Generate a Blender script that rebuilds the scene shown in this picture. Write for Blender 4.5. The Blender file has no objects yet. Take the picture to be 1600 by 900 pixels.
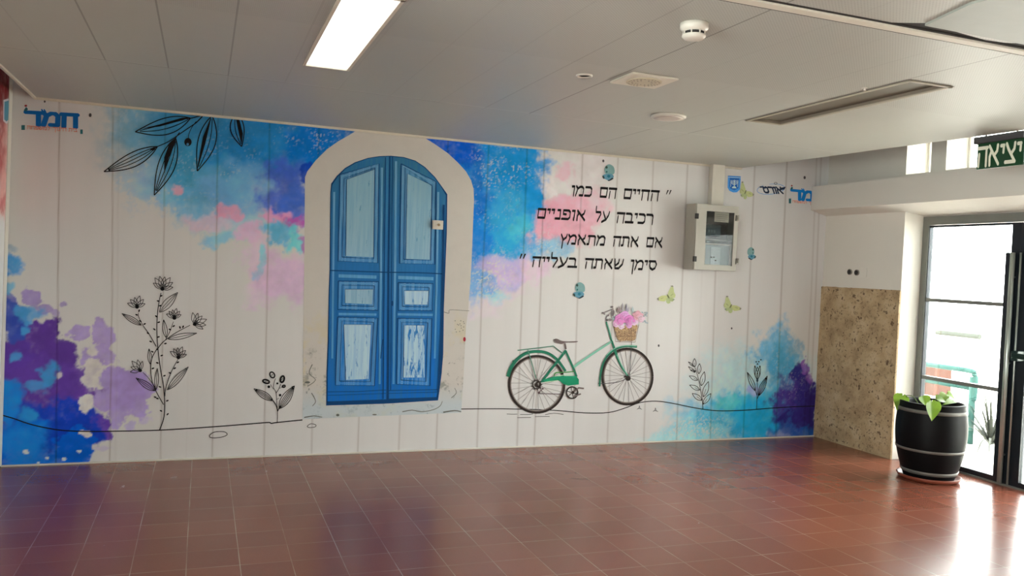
import bpy, bmesh, math, random
import numpy as np
from mathutils import Vector, Matrix
from mathutils.geometry import tessellate_polygon

random.seed(7)
C = bpy.context.scene.collection

# ------------------------------------------------------------------ camera
FPX, CAMH = 1289.5, 1.6
YAW, PITCH, ROLL = math.radians(20.566), math.radians(-1.4425), math.radians(2.561)
_f = Vector((math.sin(YAW)*math.cos(PITCH), math.cos(YAW)*math.cos(PITCH), math.sin(PITCH)))
_r = Vector((math.cos(YAW), -math.sin(YAW), 0)); _u = _r.cross(_f)
CR = _r*math.cos(ROLL)+_u*math.sin(ROLL); CU = -_r*math.sin(ROLL)+_u*math.cos(ROLL)
CO = Vector((0, 0, CAMH))
cam = bpy.data.cameras.new('camera'); camo = bpy.data.objects.new('camera', cam); C.objects.link(camo)
cam.sensor_width = 36; cam.lens = FPX/1600*36; cam.clip_start = .05; cam.clip_end = 300
camo.matrix_world = Matrix(((CR.x, CU.x, -_f.x, 0), (CR.y, CU.y, -_f.y, 0), (CR.z, CU.z, -_f.z, CAMH), (0, 0, 0, 1)))
bpy.context.scene.camera = camo

# ------------------------------------------------------------------ exposure, sky, sun
sc = bpy.context.scene
sc.view_settings.view_transform = 'Standard'; sc.view_settings.look = 'None'
sc.view_settings.gamma = 1; sc.view_settings.use_curve_mapping = False
sc.view_settings.exposure = 1.47
SKY, SUN, LED, LED_BACK = 8.0, 5.0, 1.0, 2.0
world = bpy.data.worlds.new('sky'); sc.world = world; world.use_nodes = True
_b = world.node_tree.nodes['Background']; _b.inputs[0].default_value = (1.0, .985, .96, 1); _b.inputs[1].default_value = SKY
_s = bpy.data.lights.new('sun', 'SUN'); _s.energy = SUN; _s.angle = .02; _s.color = (1, .95, .86)
_so = bpy.data.objects.new('sun', _s); C.objects.link(_so)
_so.rotation_euler = Vector((.03, .5, -.86)).to_track_quat('-Z', 'Y').to_euler()

# sky portals: they emit nothing, they only tell the renderer where the openings of the room are
def portal(loc, normal, sx, sy):
    l = bpy.data.lights.new('sky_portal', 'AREA'); l.shape = 'RECTANGLE'; l.size = sx; l.size_y = sy; l.cycles.is_portal = True
    o = bpy.data.objects.new('sky_portal', l); C.objects.link(o); o.location = loc
    n = Vector(normal); z = Vector((0, 0, 1)); x = z.cross(-n)          # -Z looks into the room, local Y is up
    o.matrix_world = Matrix(((x.x, z.x, -n.x, loc[0]), (x.y, z.y, -n.y, loc[1]), (x.z, z.z, -n.z, loc[2]), (0, 0, 0, 1)))
portal((6.26, 4.62, 1.10), (-1, 0, 0), 2.36, 2.3)
portal((6.26, 4.63, 2.80), (-1, 0, 0), 2.40, .44)
portal((-1.60, -.50, 1.65), (1, 0, 0), 5.5, 1.64)

# ------------------------------------------------------------------ room dimensions (metres)
D = 6.809            # mural wall
XL, XR = -1.315, 5.95
XD = 6.23            # plane of the entrance doors
YB = -3.6            # wall behind the photographer
ZC, ZS = 2.667, 3.12  # dropped ceiling, slab above it
PY = 5.79            # end of the stone-clad pier

def hit(px, py, ax, val):
    d = CR*((px-800)/FPX)-CU*((py-450)/FPX)+_f
    t = (val-CO[ax])/d[ax]
    return CO+d*t
def W(px, py, off=0.0):
    p = hit(px, py, 1, D); return Vector((p.x, D-off, p.z))

# ------------------------------------------------------------------ helpers
def obj(name, bm, mat, parent=None, smooth=False):
    me = bpy.data.meshes.new(name)
    if isinstance(bm, tuple):
        me.from_pydata(bm[0], [], bm[1])
    else:
        bmesh.ops.recalc_face_normals(bm, faces=bm.faces); bm.to_mesh(me); bm.free()
    o = bpy.data.objects.new(name, me); C.objects.link(o)
    for m in (mat if isinstance(mat, (list, tuple)) else [mat]): me.materials.append(m)
    if smooth:
        for p in me.polygons: p.use_smooth = True
    if parent is not None: o.parent = parent
    return o
def tag(o, label=None, cat=None, group=None, kind=None):
    if label: o['label'] = label
    if cat: o['category'] = cat
    if group: o['group'] = group
    if kind: o['kind'] = kind
    return o
def thing(name, label, cat, loc=(0, 0, 0), group=None):
    o = bpy.data.objects.new(name, None); C.objects.link(o); o.location = loc; o.empty_display_size = .1
    bpy.context.view_layer.update()
    return tag(o, label, cat, group)
def put(child, parent):      # parent while keeping the world position
    child.parent = parent; child.matrix_parent_inverse = Matrix.Translation(-Vector(parent.location)); return child
def struct(name, bm, mat, label, cat):
    return tag(obj(name, bm, mat), label, cat, None, 'structure')
def box(bm, x0, x1, y0, y1, z0, z1, bev=0):
    r = bmesh.ops.create_cube(bm, size=1)
    bmesh.ops.scale(bm, vec=(x1-x0, y1-y0, z1-z0), verts=r['verts'])
    bmesh.ops.translate(bm, vec=((x0+x1)/2, (y0+y1)/2, (z0+z1)/2), verts=r['verts'])
    if bev:
        es = list({e for v in r['verts'] for e in v.link_edges})
        bmesh.ops.bevel(bm, geom=es, offset=bev, segments=2, affect='EDGES', profile=.5)
def bx(*a, bev=0):
    bm = bmesh.new(); box(bm, *a, bev=bev); return bm
def prism(bm, pts, axis, a, b):   # polygon in the two other axes extruded along axis
    def P(u, v, w): return {0: (w, u, v), 1: (u, w, v), 2: (u, v, w)}[axis]
    va = [bm.verts.new(P(u, v, a)) for u, v in pts]; vb = [bm.verts.new(P(u, v, b)) for u, v in pts]
    n = len(pts)
    tri = tessellate_polygon([[Vector((u, v, 0)) for u, v in pts]])
    for t in tri:
        bm.faces.new([va[i] for i in t]); bm.faces.new([vb[i] for i in reversed(t)])
    for i in range(n): bm.faces.new((va[i], va[(i+1) % n], vb[(i+1) % n], vb[i]))
def lathe(bm, prof, c=(0, 0, 0), n=40, cap=True):
    rings = []
    for r, z in prof:
        rings.append([bm.verts.new((c[0]+r*math.cos(2*math.pi*k/n), c[1]+r*math.sin(2*math.pi*k/n), c[2]+z)) for k in range(n)])
    for a, b in zip(rings, rings[1:]):
        for k in range(n): bm.faces.new((a[k], a[(k+1) % n], b[(k+1) % n], b[k]))
    if cap:
        if prof[0][0] > 1e-6: bm.faces.new(rings[0])
        if prof[-1][0] > 1e-6: bm.faces.new(rings[-1])
def tube(bm, pts, r, n=8, r1=None):
    pts = [Vector(p) for p in pts]; rings = []
    for i, p in enumerate(pts):
        t = (pts[min(i+1, len(pts)-1)]-pts[max(i-1, 0)]).normalized()
        a = t.cross(Vector((0, 0, 1)) if abs(t.z) < .9 else Vector((1, 0, 0))).normalized(); b = t.cross(a)
        rr = r if r1 is None else r+(r1-r)*i/(len(pts)-1)
        rings.append([bm.verts.new(p+a*rr*math.cos(2*math.pi*k/n)+b*rr*math.sin(2*math.pi*k/n)) for k in range(n)])
    for a, b in zip(rings, rings[1:]):
        for k in range(n): bm.faces.new((a[k], a[(k+1) % n], b[(k+1) % n], b[k]))
    bm.faces.new(rings[0]); bm.faces.new(rings[-1])
def spline(pts, n=6, closed=False):
    pts = [np.array(p, float) for p in pts]; out = []; m = len(pts)
    if m < 3 and not closed: return pts
    g = (lambda i: pts[i % m]) if closed else (lambda i: pts[max(0, min(m-1, i))])
    for i in range(m if closed else m-1):
        p0, p1, p2, p3 = g(i-1), g(i), g(i+1), g(i+2)
        for k in range(n):
            t = k/n
            out.append(.5*((2*p1)+(-p0+p2)*t+(2*p0-5*p1+4*p2-p3)*t*t+(-p0+3*p1-3*p2+p3)*t**3))
    if not closed: out.append(pts[-1])
    return out

# ------------------------------------------------------------------ materials
def lin(c):
    c = np.array(c[:3], float)/255
    return np.where(c <= .04045, c/12.92, ((c+.055)/1.055)**2.4)
def L4(c): return tuple(lin(c))+(1,)
class N:
    def __init__(s, name):
        s.m = bpy.data.materials.new(name); s.m.use_nodes = True; s.t = s.m.node_tree; s.n = s.t.nodes
        s.b = s.n['Principled BSDF']; s.out = s.n['Material Output']
    def add(s, typ, **kw):
        n = s.n.new(typ)
        for k, v in kw.items(): setattr(n, k, v)
        return n
    def ln(s, a, b): s.t.links.new(a, b)
    def math(s, op, a, b=None, c=None):
        n = s.add('ShaderNodeMath', operation=op)
        for i, v in enumerate((a, b, c)):
            if v is None: continue
            if isinstance(v, (int, float)): n.inputs[i].default_value = v
            else: s.ln(v, n.inputs[i])
        return n.outputs[0]
    def mix(s, fac, a, b, mode='MIX'):
        n = s.add('ShaderNodeMix', data_type='RGBA', blend_type=mode)
        for i, v in ((0, fac), (6, a), (7, b)):
            if isinstance(v, (int, float)): n.inputs[i].default_value = v
            elif isinstance(v, tuple): n.inputs[i].default_value = v
            else: s.ln(v, n.inputs[i])
        return n.outputs[2]
    def pos(s):
        g = s.add('ShaderNodeNewGeometry'); x = s.add('ShaderNodeSeparateXYZ'); s.ln(g.outputs['Position'], x.inputs[0])
        return g.outputs['Position'], x.outputs[0], x.outputs[1], x.outputs[2]
    def noise(s, vec, scale, detail=4, rough=.5, stretch=None):
        if stretch:
            mp = s.add('ShaderNodeMapping'); mp.inputs['Scale'].default_value = stretch; s.ln(vec, mp.inputs[0]); vec = mp.outputs[0]
        n = s.add('ShaderNodeTexNoise'); n.inputs['Scale'].default_value = scale; n.inputs['Detail'].default_value = detail
        n.inputs['Roughness'].default_value = rough; s.ln(vec, n.inputs['Vector']); return n.outputs['Fac']
    def ramp(s, fac, stops):
        r = s.add('ShaderNodeValToRGB'); e = r.color_ramp.elements
        while len(e) < len(stops): e.new(.5)
        for i, (p, c) in enumerate(stops):
            e[i].position = p; e[i].color = c if len(c) == 4 else tuple(c)+(1,)
        s.ln(fac, r.inputs[0]); return r.outputs[0]
    def bump(s, h, strength=.2, dist=.01):
        b = s.add('ShaderNodeBump'); b.inputs['Strength'].default_value = strength; b.inputs['Distance'].default_value = dist
        s.ln(h, b.inputs['Height']); s.ln(b.outputs[0], s.b.inputs['Normal'])
    def col(s, v):
        if isinstance(v, tuple): s.b.inputs['Base Color'].default_value = v
        else: s.ln(v, s.b.inputs['Base Color'])
    def set(s, rough=None, metal=None, spec=None, coat=None):
        if rough is not None: s.b.inputs['Roughness'].default_value = rough
        if metal is not None: s.b.inputs['Metallic'].default_value = metal
        if spec is not None: s.b.inputs['Specular IOR Level'].default_value = spec
        if coat is not None: s.b.inputs['Coat Weight'].default_value = coat
        return s
def plain(name, c, rough=.6, metal=0, var=.06, scale=12, spec=.5, alb=None):
    k = N(name); p = k.pos()[0]
    base = L4(c) if alb is None else tuple(alb)+(1,)
    f = k.noise(p, scale, 3)
    lo = tuple(x*(1-var) for x in base[:3])+(1,); hi = tuple(min(1, x*(1+var)) for x in base[:3])+(1,)
    k.col(k.mix(f, lo, hi)); k.set(rough, metal, spec); return k.m
def flat_print(name, alb, rough=.55):
    return plain(name, None, rough, var=.08, scale=40, alb=alb, spec=.12)
WALLWHITE = .80
def ink(c, white=(184, 178, 171)):      # printed colour: seen colour relative to the print's own white
    return tuple(np.clip(WALLWHITE*lin(c)/lin(white), 0, .95))

M = {}
M['plaster'] = plain('white_plaster', (226, 222, 212), .85, var=.03, scale=3)
M['cream_trim'] = plain('cream_trim', (226, 220, 204), .5)
M['black_ink'] = flat_print('black_print_ink', ink((22, 20, 21)))
M['grey_ink'] = flat_print('grey_print_ink', ink((74, 70, 70)))
M['alu'] = plain('grey_aluminium', (122, 124, 118), .42, .3, spec=.5)
M['alu_dark'] = plain('dark_aluminium', (34, 40, 46), .35, .4)
M['alu_light'] = plain('brushed_aluminium', (170, 178, 172), .3, .7)

def glass_mat(name, tint=(1, 1, 1), gloss=.9):
    k = N(name); k.n.remove(k.b)
    t = k.add('ShaderNodeBsdfTransparent'); t.inputs[0].default_value = tuple(tint)+(1,)
    g = k.add('ShaderNodeBsdfGlossy'); g.inputs['Roughness'].default_value = .02
    fr = k.add('ShaderNodeFresnel'); fr.inputs[0].default_value = 1.45
    mx = k.add('ShaderNodeMixShader')
    k.ln(k.math('MULTIPLY', fr.outputs[0], gloss), mx.inputs[0]); k.ln(t.outputs[0], mx.inputs[1]); k.ln(g.outputs[0], mx.inputs[2])
    k.ln(mx.outputs[0], k.out.inputs[0]); return k.m
M['glass'] = glass_mat('clear_glass', (.94, .97, .96))
M['plexi'] = glass_mat('clear_plastic', (.9, .93, .93))

# floor: polished reddish clay/terrazzo tiles, 26 cm grid with pale joints
k = N('red_floor_tiles'); P, X, Y, Z = k.pos()
TP = .2595
def joint(coord, off, w, pitch=TP):
    f = k.math('FRACT', k.math('DIVIDE', k.math('ADD', coord, off), pitch))
    d = k.math('ABSOLUTE', k.math('SUBTRACT', f, .5))           # .5 at the joint
    return k.math('GREATER_THAN', d, .5-w/pitch/2)
wob = k.noise(P, 1.3, 2)
xo = k.math('ADD', X, k.math('MULTIPLY', k.math('SUBTRACT', wob, .5), .006))
jx, jy = joint(xo, .030+TP*40, .0045), joint(Y, -3.91+TP*40, .0040)
jt = k.math('MAXIMUM', jx, jy)
cx = k.math('FLOOR', k.math('DIVIDE', k.math('ADD', X, .030+TP*40), TP)); cyy = k.math('FLOOR', k.math('DIVIDE', k.math('ADD', Y, -3.91+TP*40), TP))
cv = k.add('ShaderNodeCombineXYZ'); k.ln(cx, cv.inputs[0]); k.ln(cyy, cv.inputs[1])
wn = k.add('ShaderNodeTexWhiteNoise', noise_dimensions='2D'); k.ln(cv.outputs[0], wn.inputs['Vector'])
tile = k.ramp(wn.outputs[0], [(0, L4((130, 70, 52))), (.5, L4((136, 75, 56))), (1, L4((144, 81, 61)))])
blot = k.noise(P, 2.2, 5, .6); fine = k.noise(P, 90, 3, .7)
tile = k.mix(k.math('MULTIPLY', blot, .45), tile, L4((120, 58, 44)))
tile = k.mix(k.math('MULTIPLY', fine, .25), tile, L4((160, 112, 92)))
jvis = k.math('MULTIPLY', jt, k.ramp(k.noise(P, 3.1, 3), [(.35, (.12,)*3), (.7, (.85,)*3)]))
k.col(k.mix(jvis, tile, L4((186, 160, 136))))
rr = k.math('ADD', k.math('MULTIPLY', k.noise(P, 5, 4), .10), .20); k.ln(rr, k.b.inputs['Roughness'])
k.set(spec=.62); M['floor'] = k.m

# ceiling: painted metal panels 32.9 cm wide
k = N('metal_ceiling_panels'); P, X, Y, Z = k.pos()
CP = .329
yj = k.math('SUBTRACT', Y, k.math('ADD', k.math('MULTIPLY', X, .05), 5.245))        # cross joint, a touch off square
far = k.math('GREATER_THAN', yj, 0.0)
jx = None
for x0, wn_, wf in ((-.884, .2, .05), (-.555, .8, .25), (-.226, .8, .15), (.103, .7, .3), (.432, .2, .05), (.761, .12, .05), (1.09, .12, .05), (1.419, .15, .05), (1.748, .4, .1), (2.077, 1, .1), (2.406, .12, .05), (2.735, .10, .1), (3.064, .22, .95), (3.393, 1, .3)):
    ln0 = k.math('LESS_THAN', k.math('ABSOLUTE', k.math('SUBTRACT', X, x0)), .0042)
    w0 = k.math('ADD', wn_, k.math('MULTIPLY', far, wf-wn_)); ln0 = k.math('MULTIPLY', ln0, w0)
    jx = ln0 if jx is None else k.math('MAXIMUM', jx, ln0)
jy = k.math('MULTIPLY', k.math('LESS_THAN', k.math('ABSOLUTE', yj), .0045), k.ramp(k.noise(P, 1.6, 1), [(.45, (0,)*3), (.6, (1,)*3)]))
jl = k.math('MULTIPLY', k.math('LESS_THAN', k.math('ABSOLUTE', k.math('ADD', yj, .011)), .007), .7)
pf = k.noise(P, 3, 3)
base = k.mix(k.math('MULTIPLY', pf, .5), (.475, .48, .43, 1), (.51, .515, .468, 1))
base = k.mix(jl, base, (.62, .61, .55, 1))
jj = k.math('MAXIMUM', jx, jy)
base = k.mix(k.math('MULTIPLY', jj, .8), base, (.17, .16, .14, 1))
# fine perforation
px_ = k.math('SINE', k.math('MULTIPLY', X, 2*math.pi/.016)); py_ = k.math('SINE', k.math('MULTIPLY', Y, 2*math.pi/.016))
perf = k.math('GREATER_THAN', k.math('MULTIPLY', px_, py_), .45)
base = k.mix(k.math('MULTIPLY', k.math('MULTIPLY', perf, k.math('LESS_THAN', Y, 3.9)), .28), base, (.12, .11, .1, 1))
k.col(base); k.set(.42, 0, .45); k.bump(k.noise(P, 1.6, 2), .08, .02); M['ceiling'] = k.m
M['slab'] = plain('bare_slab', (52, 50, 47), .9)

# rough tan stone cladding
k = N('tan_stone'); P, X, Y, Z = k.pos()
a = k.noise(P, 6, 6, .65); b = k.noise(P, 38, 5, .7); c = k.noise(P, 24, 2, .5)
col = k.ramp(a, [(.3, L4((158, 134, 102))), (.5, L4((186, 162, 126))), (.72, L4((204, 184, 150)))])
col = k.mix(k.math('MULTIPLY', k.math('GREATER_THAN', b, .58), .5), col, L4((96, 76, 52)))
col = k.mix(k.ramp(c, [(.63, (0,)*3), (.68, (.85,)*3)]), col, L4((92, 70, 48)))
k.col(col); k.bump(k.math('ADD', a, k.math('MULTIPLY', b, .5)), .5, .02); k.set(.85); M['stone'] = k.m

# ------------------------------------------------------------------ room shell
struct('floor', bx(XL-.2, XD+.02, YB-.2, D+.2, -.12, 0), M['floor'], 'polished reddish brown square floor tiles with pale joints', 'floor')
struct('wall_back', bx(XL-.2, XD+.3, D+.012, D+.25, -.12, ZS), M['plaster'], 'white plaster wall behind the printed mural', 'wall')
bm = bmesh.new(); box(bm, XL-.25, XL-.012, 2.2, D+.012, -.12, ZS); box(bm, XL-.25, XL-.012, YB-.2, 2.2, -.12, .85); box(bm, XL-.25, XL-.012, YB-.2, 2.2, 2.45, ZS); box(bm, XL-.25, XL-.012, YB-.2, -3.2, .85, 2.45)
struct('wall_left', bm, M['plaster'], 'white wall at the left edge of the room', 'wall')
struct('wall_rear', bx(XL-.2, XD+.3, YB-.25, YB, -.12, ZS), M['plaster'], 'white plaster wall behind the photographer', 'wall')
bm = bmesh.new()
box(bm, XR, XD+.05, PY, D+.011, 2.30, 2.60); box(bm, XR, XD+.05, PY, D+.011, 1.545, 2.30)   # pier above the stone dado
box(bm, XR, XD+.05, PY+.02, D+.011, 2.60, ZS)
box(bm, XR+.006, XD+.05, PY+.002, D+.011, -.12, 1.545)
box(bm, XR, XD+.05, YB, 3.45, -.12, .9); box(bm, XR, XD+.05, YB, -2.6, .9, ZS); box(bm, XR, XD+.05, -2.6, 3.45, .9, ZS)
box(bm, XR, XD+.05, YB, 3.4, 2.3, ZS); box(bm, XR, XD+.05, 3.45, PY, 2.33, 2.60)           # lintel band
box(bm, XR, XD+.05, 5.38, 5.54, 2.60, ZS); box(bm, XR, XD+.05, YB, PY, 3.0, ZS)
struct('wall_right', bm, M['plaster'], 'white plaster entrance wall with a square pier and high windows', 'wall')
# stone dado on the pier: slab on its face, thin uneven top edge
bm = bmesh.new(); box(bm, XR-.012, XR+.006, PY, D+.004, 0, 1.545)
bmesh.ops.subdivide_edges(bm, edges=bm.edges[:], cuts=14, use_grid_fill=True)
for v in bm.verts:
    if v.co.z > 1.54: v.co.z += random.uniform(-.012, .004)
    if v.co.x < XR-.01: v.co.x += random.uniform(-.003, .003)
struct('trim_1', bm, M['stone'], 'rough tan stone cladding on the lower half of the pier', 'stone cladding')
# projecting white beam over the entrance (soffit slopes up to the front lip)
bm = bmesh.new(); prism(bm, [(5.75, 2.313), (5.75, 2.552), (XR+.01, 2.56), (XR+.01, 2.262)], 1, 2.9, D-.004)
prism(bm, [(XR, 2.264), (XR, 2.34), (XD+.05, 2.34), (XD+.05, 2.226)], 1, 3.45, PY-.002)
struct('trim_2', bm, M['plaster'], 'white boxed beam projecting above the entrance doors', 'beam')
# dropped ceiling with a free right edge, a strip trim and a second field nearer the photographer
XE0, XE1 = 4.885, 5.10
def xe(y): return XE0+(XE1-XE0)*(D-y)/(D-4.0)
def xe_cap(y): return min(xe(y), 5.28)
bm = bmesh.new()
LX0, LX1, LY0, LY1 = .49, .722, 3.35, 4.715      # lit fixture opening
KX0, KX1 = 3.425, 3.69                          # unlit fixture opening
def ceil_quad(x0, x1, y0, y1):
    vs = [(x0, y0), ((x1 if x1 is not None else xe_cap(y0)), y0), ((x1 if x1 is not None else xe_cap(y1)), y1), (x0, y1)]
    prism(bm, vs, 2, ZC, ZC+.025)
ceil_quad(-1.162, None, LY1, D); ceil_quad(-1.162, None, 2.748, LY0)
ceil_quad(-1.162, LX0, LY0, LY1); ceil_quad(LX1, KX0, LY0, LY1); ceil_quad(KX1, None, LY0, LY1)
# nearer field, panels with two short corners at the right that leave dark gaps
yq = 2.655
prism(bm, [(-1.162, YB), (5.28, YB), (5.28, yq), (3.60, yq), (3.32, yq-.055), (3.22, yq-.012), (3.12, yq), (2.72, yq-.06), (2.60, yq), (-1.162, yq)], 2, ZC, ZC+.025)
struct('ceiling', bm, M['ceiling'], 'low grey beige metal panel ceiling with thin joints', 'ceiling')
struct('roof_slab', bx(XL-.25, XD+.3, YB-.25, D+.25, ZS, ZS+.25), M['slab'], 'dark slab above the dropped ceiling', 'roof')
bm = bmesh.new(); box(bm, -1.162, 5.2, 2.672, 2.696, ZC-.010, ZC+.03); box(bm, -1.162, 5.2, 2.702, 2.730, ZC-.006, ZC+.03)
o = struct('trim_3', bm, M['cream_trim'], 'cream double strip crossing the ceiling beyond the unlit light', 'ceiling trim')
bm = bmesh.new(); box(bm, -1.162, 5.2, 2.657, 2.671, ZC-.002, ZC+.03); box(bm, -1.162, 5.2, 2.731, 2.746, ZC-.002, ZC+.03); box(bm, 2.5, 3.7, 2.57, 2.657, ZC+.003, ZC+.02)  # dark strips and board stand in for the shade inside the ceiling gaps
obj('gap_shade', bm, plain('dark_gap_shade', (46, 42, 38), .8), o)
bm = bmesh.new(); box(bm, -1.175, XE0, D-.020, D-.001, ZC-.017, ZC+.03)
struct('trim_4', bm, M['cream_trim'], 'thin cream edge strip where the ceiling meets the mural', 'ceiling trim')
bm = bmesh.new(); box(bm, -1.178, -1.160, YB, D-.02, ZC-.012, ZC+.05)
struct('trim_5', bm, M['cream_trim'], 'pale edge strip along the left side of the ceiling', 'ceiling trim')
bm = bmesh.new(); box(bm, XL, XR-.013, D-.014, D-.0005, 0, .011)
struct('baseboard_back', bm, M['plaster'], 'thin white strip along the foot of the mural', 'baseboard')

# windows of the entrance wall
def high_window(name, y0, y1, label):
    bm = bmesh.new(); z0, z1 = 2.602, 3.0
    for a in ((y0, y0+.02, z0, z1), (y1-.02, y1, z0, z1), (y0, y1, z0, z0+.015), (y0, y1, z1-.02, z1)):
        box(bm, XD-.03, XD, a[0], a[1], a[2], a[3])
    o = struct(name, bm, M['plaster'], label, 'window')
    obj('pane', bx(XD-.018, XD-.012, y0+.02, y1-.02, z0+.015, z1-.02), M['glass'], o)
high_window('window_1', 5.541, 5.809, 'small square high window between the pier and the first post')
high_window('window_2', 3.45, 5.379, 'long high window above the entrance, behind the exit sign')
bm = bmesh.new()  # unseen window added to throw light on the pier and beam
for a in ((-3.2, -3.14, .85, 2.45), (2.14, 2.2, .85, 2.45), (-1.13, -1.07, .85, 2.45), (-3.2, 2.2, .85, .91), (-3.2, 2.2, 2.39, 2.45)): box(bm, XL-.2, XL-.14, *a)
o = struct('added_window', bm, M['alu'], 'unseen wide window added in the left wall to light the entrance side', 'window')
obj('pane', bx(XL-.172, XL-.166, -3.14, 2.14, .91, 2.39), M['glass'], o)

# ------------------------------------------------------------------ entrance doors
X0 = XD-.06
def hy(px, py, x): return hit(px, py, 0, x).y
YJ = hy(1450, 450, XD-.03)                   # inner edge of the left jamb
YS0, YS1 = hy(1556, 700, X0), hy(1593, 700, X0)   # meeting stiles
bm = bmesh.new()
box(bm, X0, XD, YJ, PY-.001, 0, 2.228); box(bm, X0, XD, 3.45, 3.55, 0, 2.228); box(bm, X0, XD, 3.55, YJ, 2.152, 2.228)
box(bm, X0-.012, XD, 3.55, YJ, 0, .012)
struct('trim_6', bm, M['alu'], 'grey aluminium frame around the glazed entrance doors', 'door frame')
def leaf(name, ya, yb, label, stile_a, stile_b):
    bm = bmesh.new(); xa, xb = X0+.008, XD-.008
    box(bm, xa, xb, ya, ya+stile_a, .014, 2.148); box(bm, xa, xb, yb-stile_b, yb, .014, 2.148)
    box(bm, xa, xb, ya+stile_a, yb-stile_b, .014, .055)
    box(bm, xa, xb, ya+stile_a, yb-stile_b, 2.130, 2.148)
    o = struct(name, bm, M['alu_dark'], label, 'door')
    obj('glass', bx(XD-.034, XD-.026, ya+stile_a, yb-stile_b, .055, 2.130), M['glass'], o)
    for z in (1.472, .766):
        obj('transom', bx(xa, xb, ya+stile_a, yb-stile_b, z-.015, z+.017), M['alu'], o)
    return o
YM = (YS0+YS1)/2
d1 = leaf('door_1', YM+.002, YJ-.002, 'glazed entrance door leaf beside the pier, behind the barrel planter', hy(1585, 360, XD-.03)-YM-.002, .004)
g0, g1 = hy(1554.5, 700, X0-.02), hy(1562, 700, X0-.02)
bm = bmesh.new(); box(bm, X0-.03, X0+.006, min(g0, g1), max(g0, g1), .02, 1.90, bev=.004)
obj('finger_guard', bm, M['alu_dark'], d1)
bm = bmesh.new(); yt = hy(1564.5, 700, X0-.03); tube(bm, [(X0-.03, yt, .02), (X0-.03, yt, 1.90)], .020, 14)
yu = hy(1577, 700, X0-.012); tube(bm, [(X0-.012, yu, .02), (X0-.012, yu, 1.90)], .008, 10)
for z in (.25, 1.0, 1.7): tube(bm, [(X0-.03, yt, z), (X0+.01, yt, z)], .009, 8)
tag(obj('pull_handle', bm, M['alu_light'], d1, True), 'shiny vertical aluminium tube')
d2 = leaf('door_2', 3.552, YM-.002, 'second glazed entrance door leaf, cut by the right edge of the picture', .10, YM-.002-YS1)
yp = hy(1583, 552, X0-.06)
bm = bmesh.new(); tube(bm, [(X0-.06, yp, 1.07), (X0-.06, 3.66, 1.07)], .022, 12)
for y in (yp-.02, 3.70): box(bm, X0-.075, X0+.01, y-.03, y+.03, 1.03, 1.11, bev=.006)
tag(obj('push_bar', bm, plain('dark_green_metal', (18, 44, 40), .4), d2), 'dark green horizontal bar')

# ------------------------------------------------------------------ outside
M['concrete'] = plain('pale_concrete', (214, 210, 202), .9, var=.08, scale=2)
M['teal'] = plain('teal_paint', None, .6, alb=(.020, .060, .055), spec=.1)
M['agave'] = plain('grey_green_leaf', None, .7, var=.35, alb=(.036, .040, .034), spec=.1)
M['brickred'] = plain('orange_red_block', None, .9, alb=(.055, .026, .020), spec=.1)
struct('ground_outside', bx(XD+.02, 60, -30, 60, -.3, -.03), M['concrete'], 'bright pale paving outside the entrance', 'ground')
GX = hit(1513, 693, 2, -.03).x
def gp(px, py): return hit(px, py, 0, GX)
t = thing('railing', 'pale teal metal handrail outside the entrance, behind the barrel planter', 'railing', (GX, gp(1515, 600).y, -.03))
a, b = gp(1443, 569), gp(1513, 579)
yend = gp(1524, 600).y
bm = bmesh.new(); tube(bm, spline([(GX, a.y+3.0, b.z), (GX, a.y, b.z), (GX, b.y, b.z), (GX, yend+.02, b.z-.03), (GX, yend, b.z-.12), (GX, yend+.01, b.z-.30)], 6), .028, 12)
put(obj('handrail', bm, M['teal'], None, True), t)
z2 = gp(1500, 604).z
bm = bmesh.new(); tube(bm, [(GX, a.y+3.0, z2), (GX, yend+.03, z2)], .022, 10); put(obj('lower_rail', bm, M['teal'], None, True), t)
for yy in (yend+.03, yend+1.4, yend+2.8):
    bm = bmesh.new(); tube(bm, [(GX, yy, -.05), (GX, yy, b.z-.06)], .034, 10); put(obj('post', bm, M['teal'], None, True), t)
def agave(px, x, label, nleaf, ln_, seed):
    rnd = random.Random(seed); p = hit(px, x, 2, -.03); x = p.x
    t = thing('agave', label, 'plant', (x, p.y, -.03), 'agaves outside the entrance')
    for i in range(nleaf):
        an = 2*math.pi*i/nleaf+rnd.uniform(-.2, .2); el = rnd.uniform(.35, 1.4); l = ln_*rnd.uniform(.7, 1.1)
        bm = bmesh.new(); d = Vector((math.cos(an), math.sin(an), 0)); s = Vector((-d.y, d.x, 0)); prev = None
        for q in range(7):
            u = q/6; r = l*u*math.cos(el)*1.0; h = max(.01, l*(u*math.sin(el)-.42*u*u*u)+.03)
            w = .013*(1-u)**.7+.002
            c = Vector((x, p.y, -.03))+d*r+Vector((0, 0, h)); row = [bm.verts.new(c-s*w), bm.verts.new(c-Vector((0, 0, w*.35))), bm.verts.new(c+s*w), bm.verts.new(c+Vector((0, 0, w*.2)))]
            if prev:
                for m in range(4): bm.faces.new((prev[m], prev[(m+1) % 4], row[(m+1) % 4], row[m]))
            prev = row
        put(obj('leaf', bm, M['agave']), t)
agave(1547, 699, 'spiky pale agave beside the end post of the teal railing', 54, .85, 1)
agave(1640, 690, 'spiky pale agave farther out, mostly behind the door stile', 30, .6, 2)
for j, (px0, px1, x, lab) in enumerate(((1441, 1459, 10.2, 'faded orange red block post outside behind the teal railing'),)):
    y0, y1 = hit(px1, 600, 0, x).y, hit(px0, 600, 0, x).y
    o = obj('brick_post', bx(x, x+.35, y0, y1, -.03, hit(1450, 570, 0, x).z, bev=.01), M['brickred']); tag(o, lab, 'post')
bm = bmesh.new(); zt = hit(1500, 552, 0, 18).z
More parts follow.
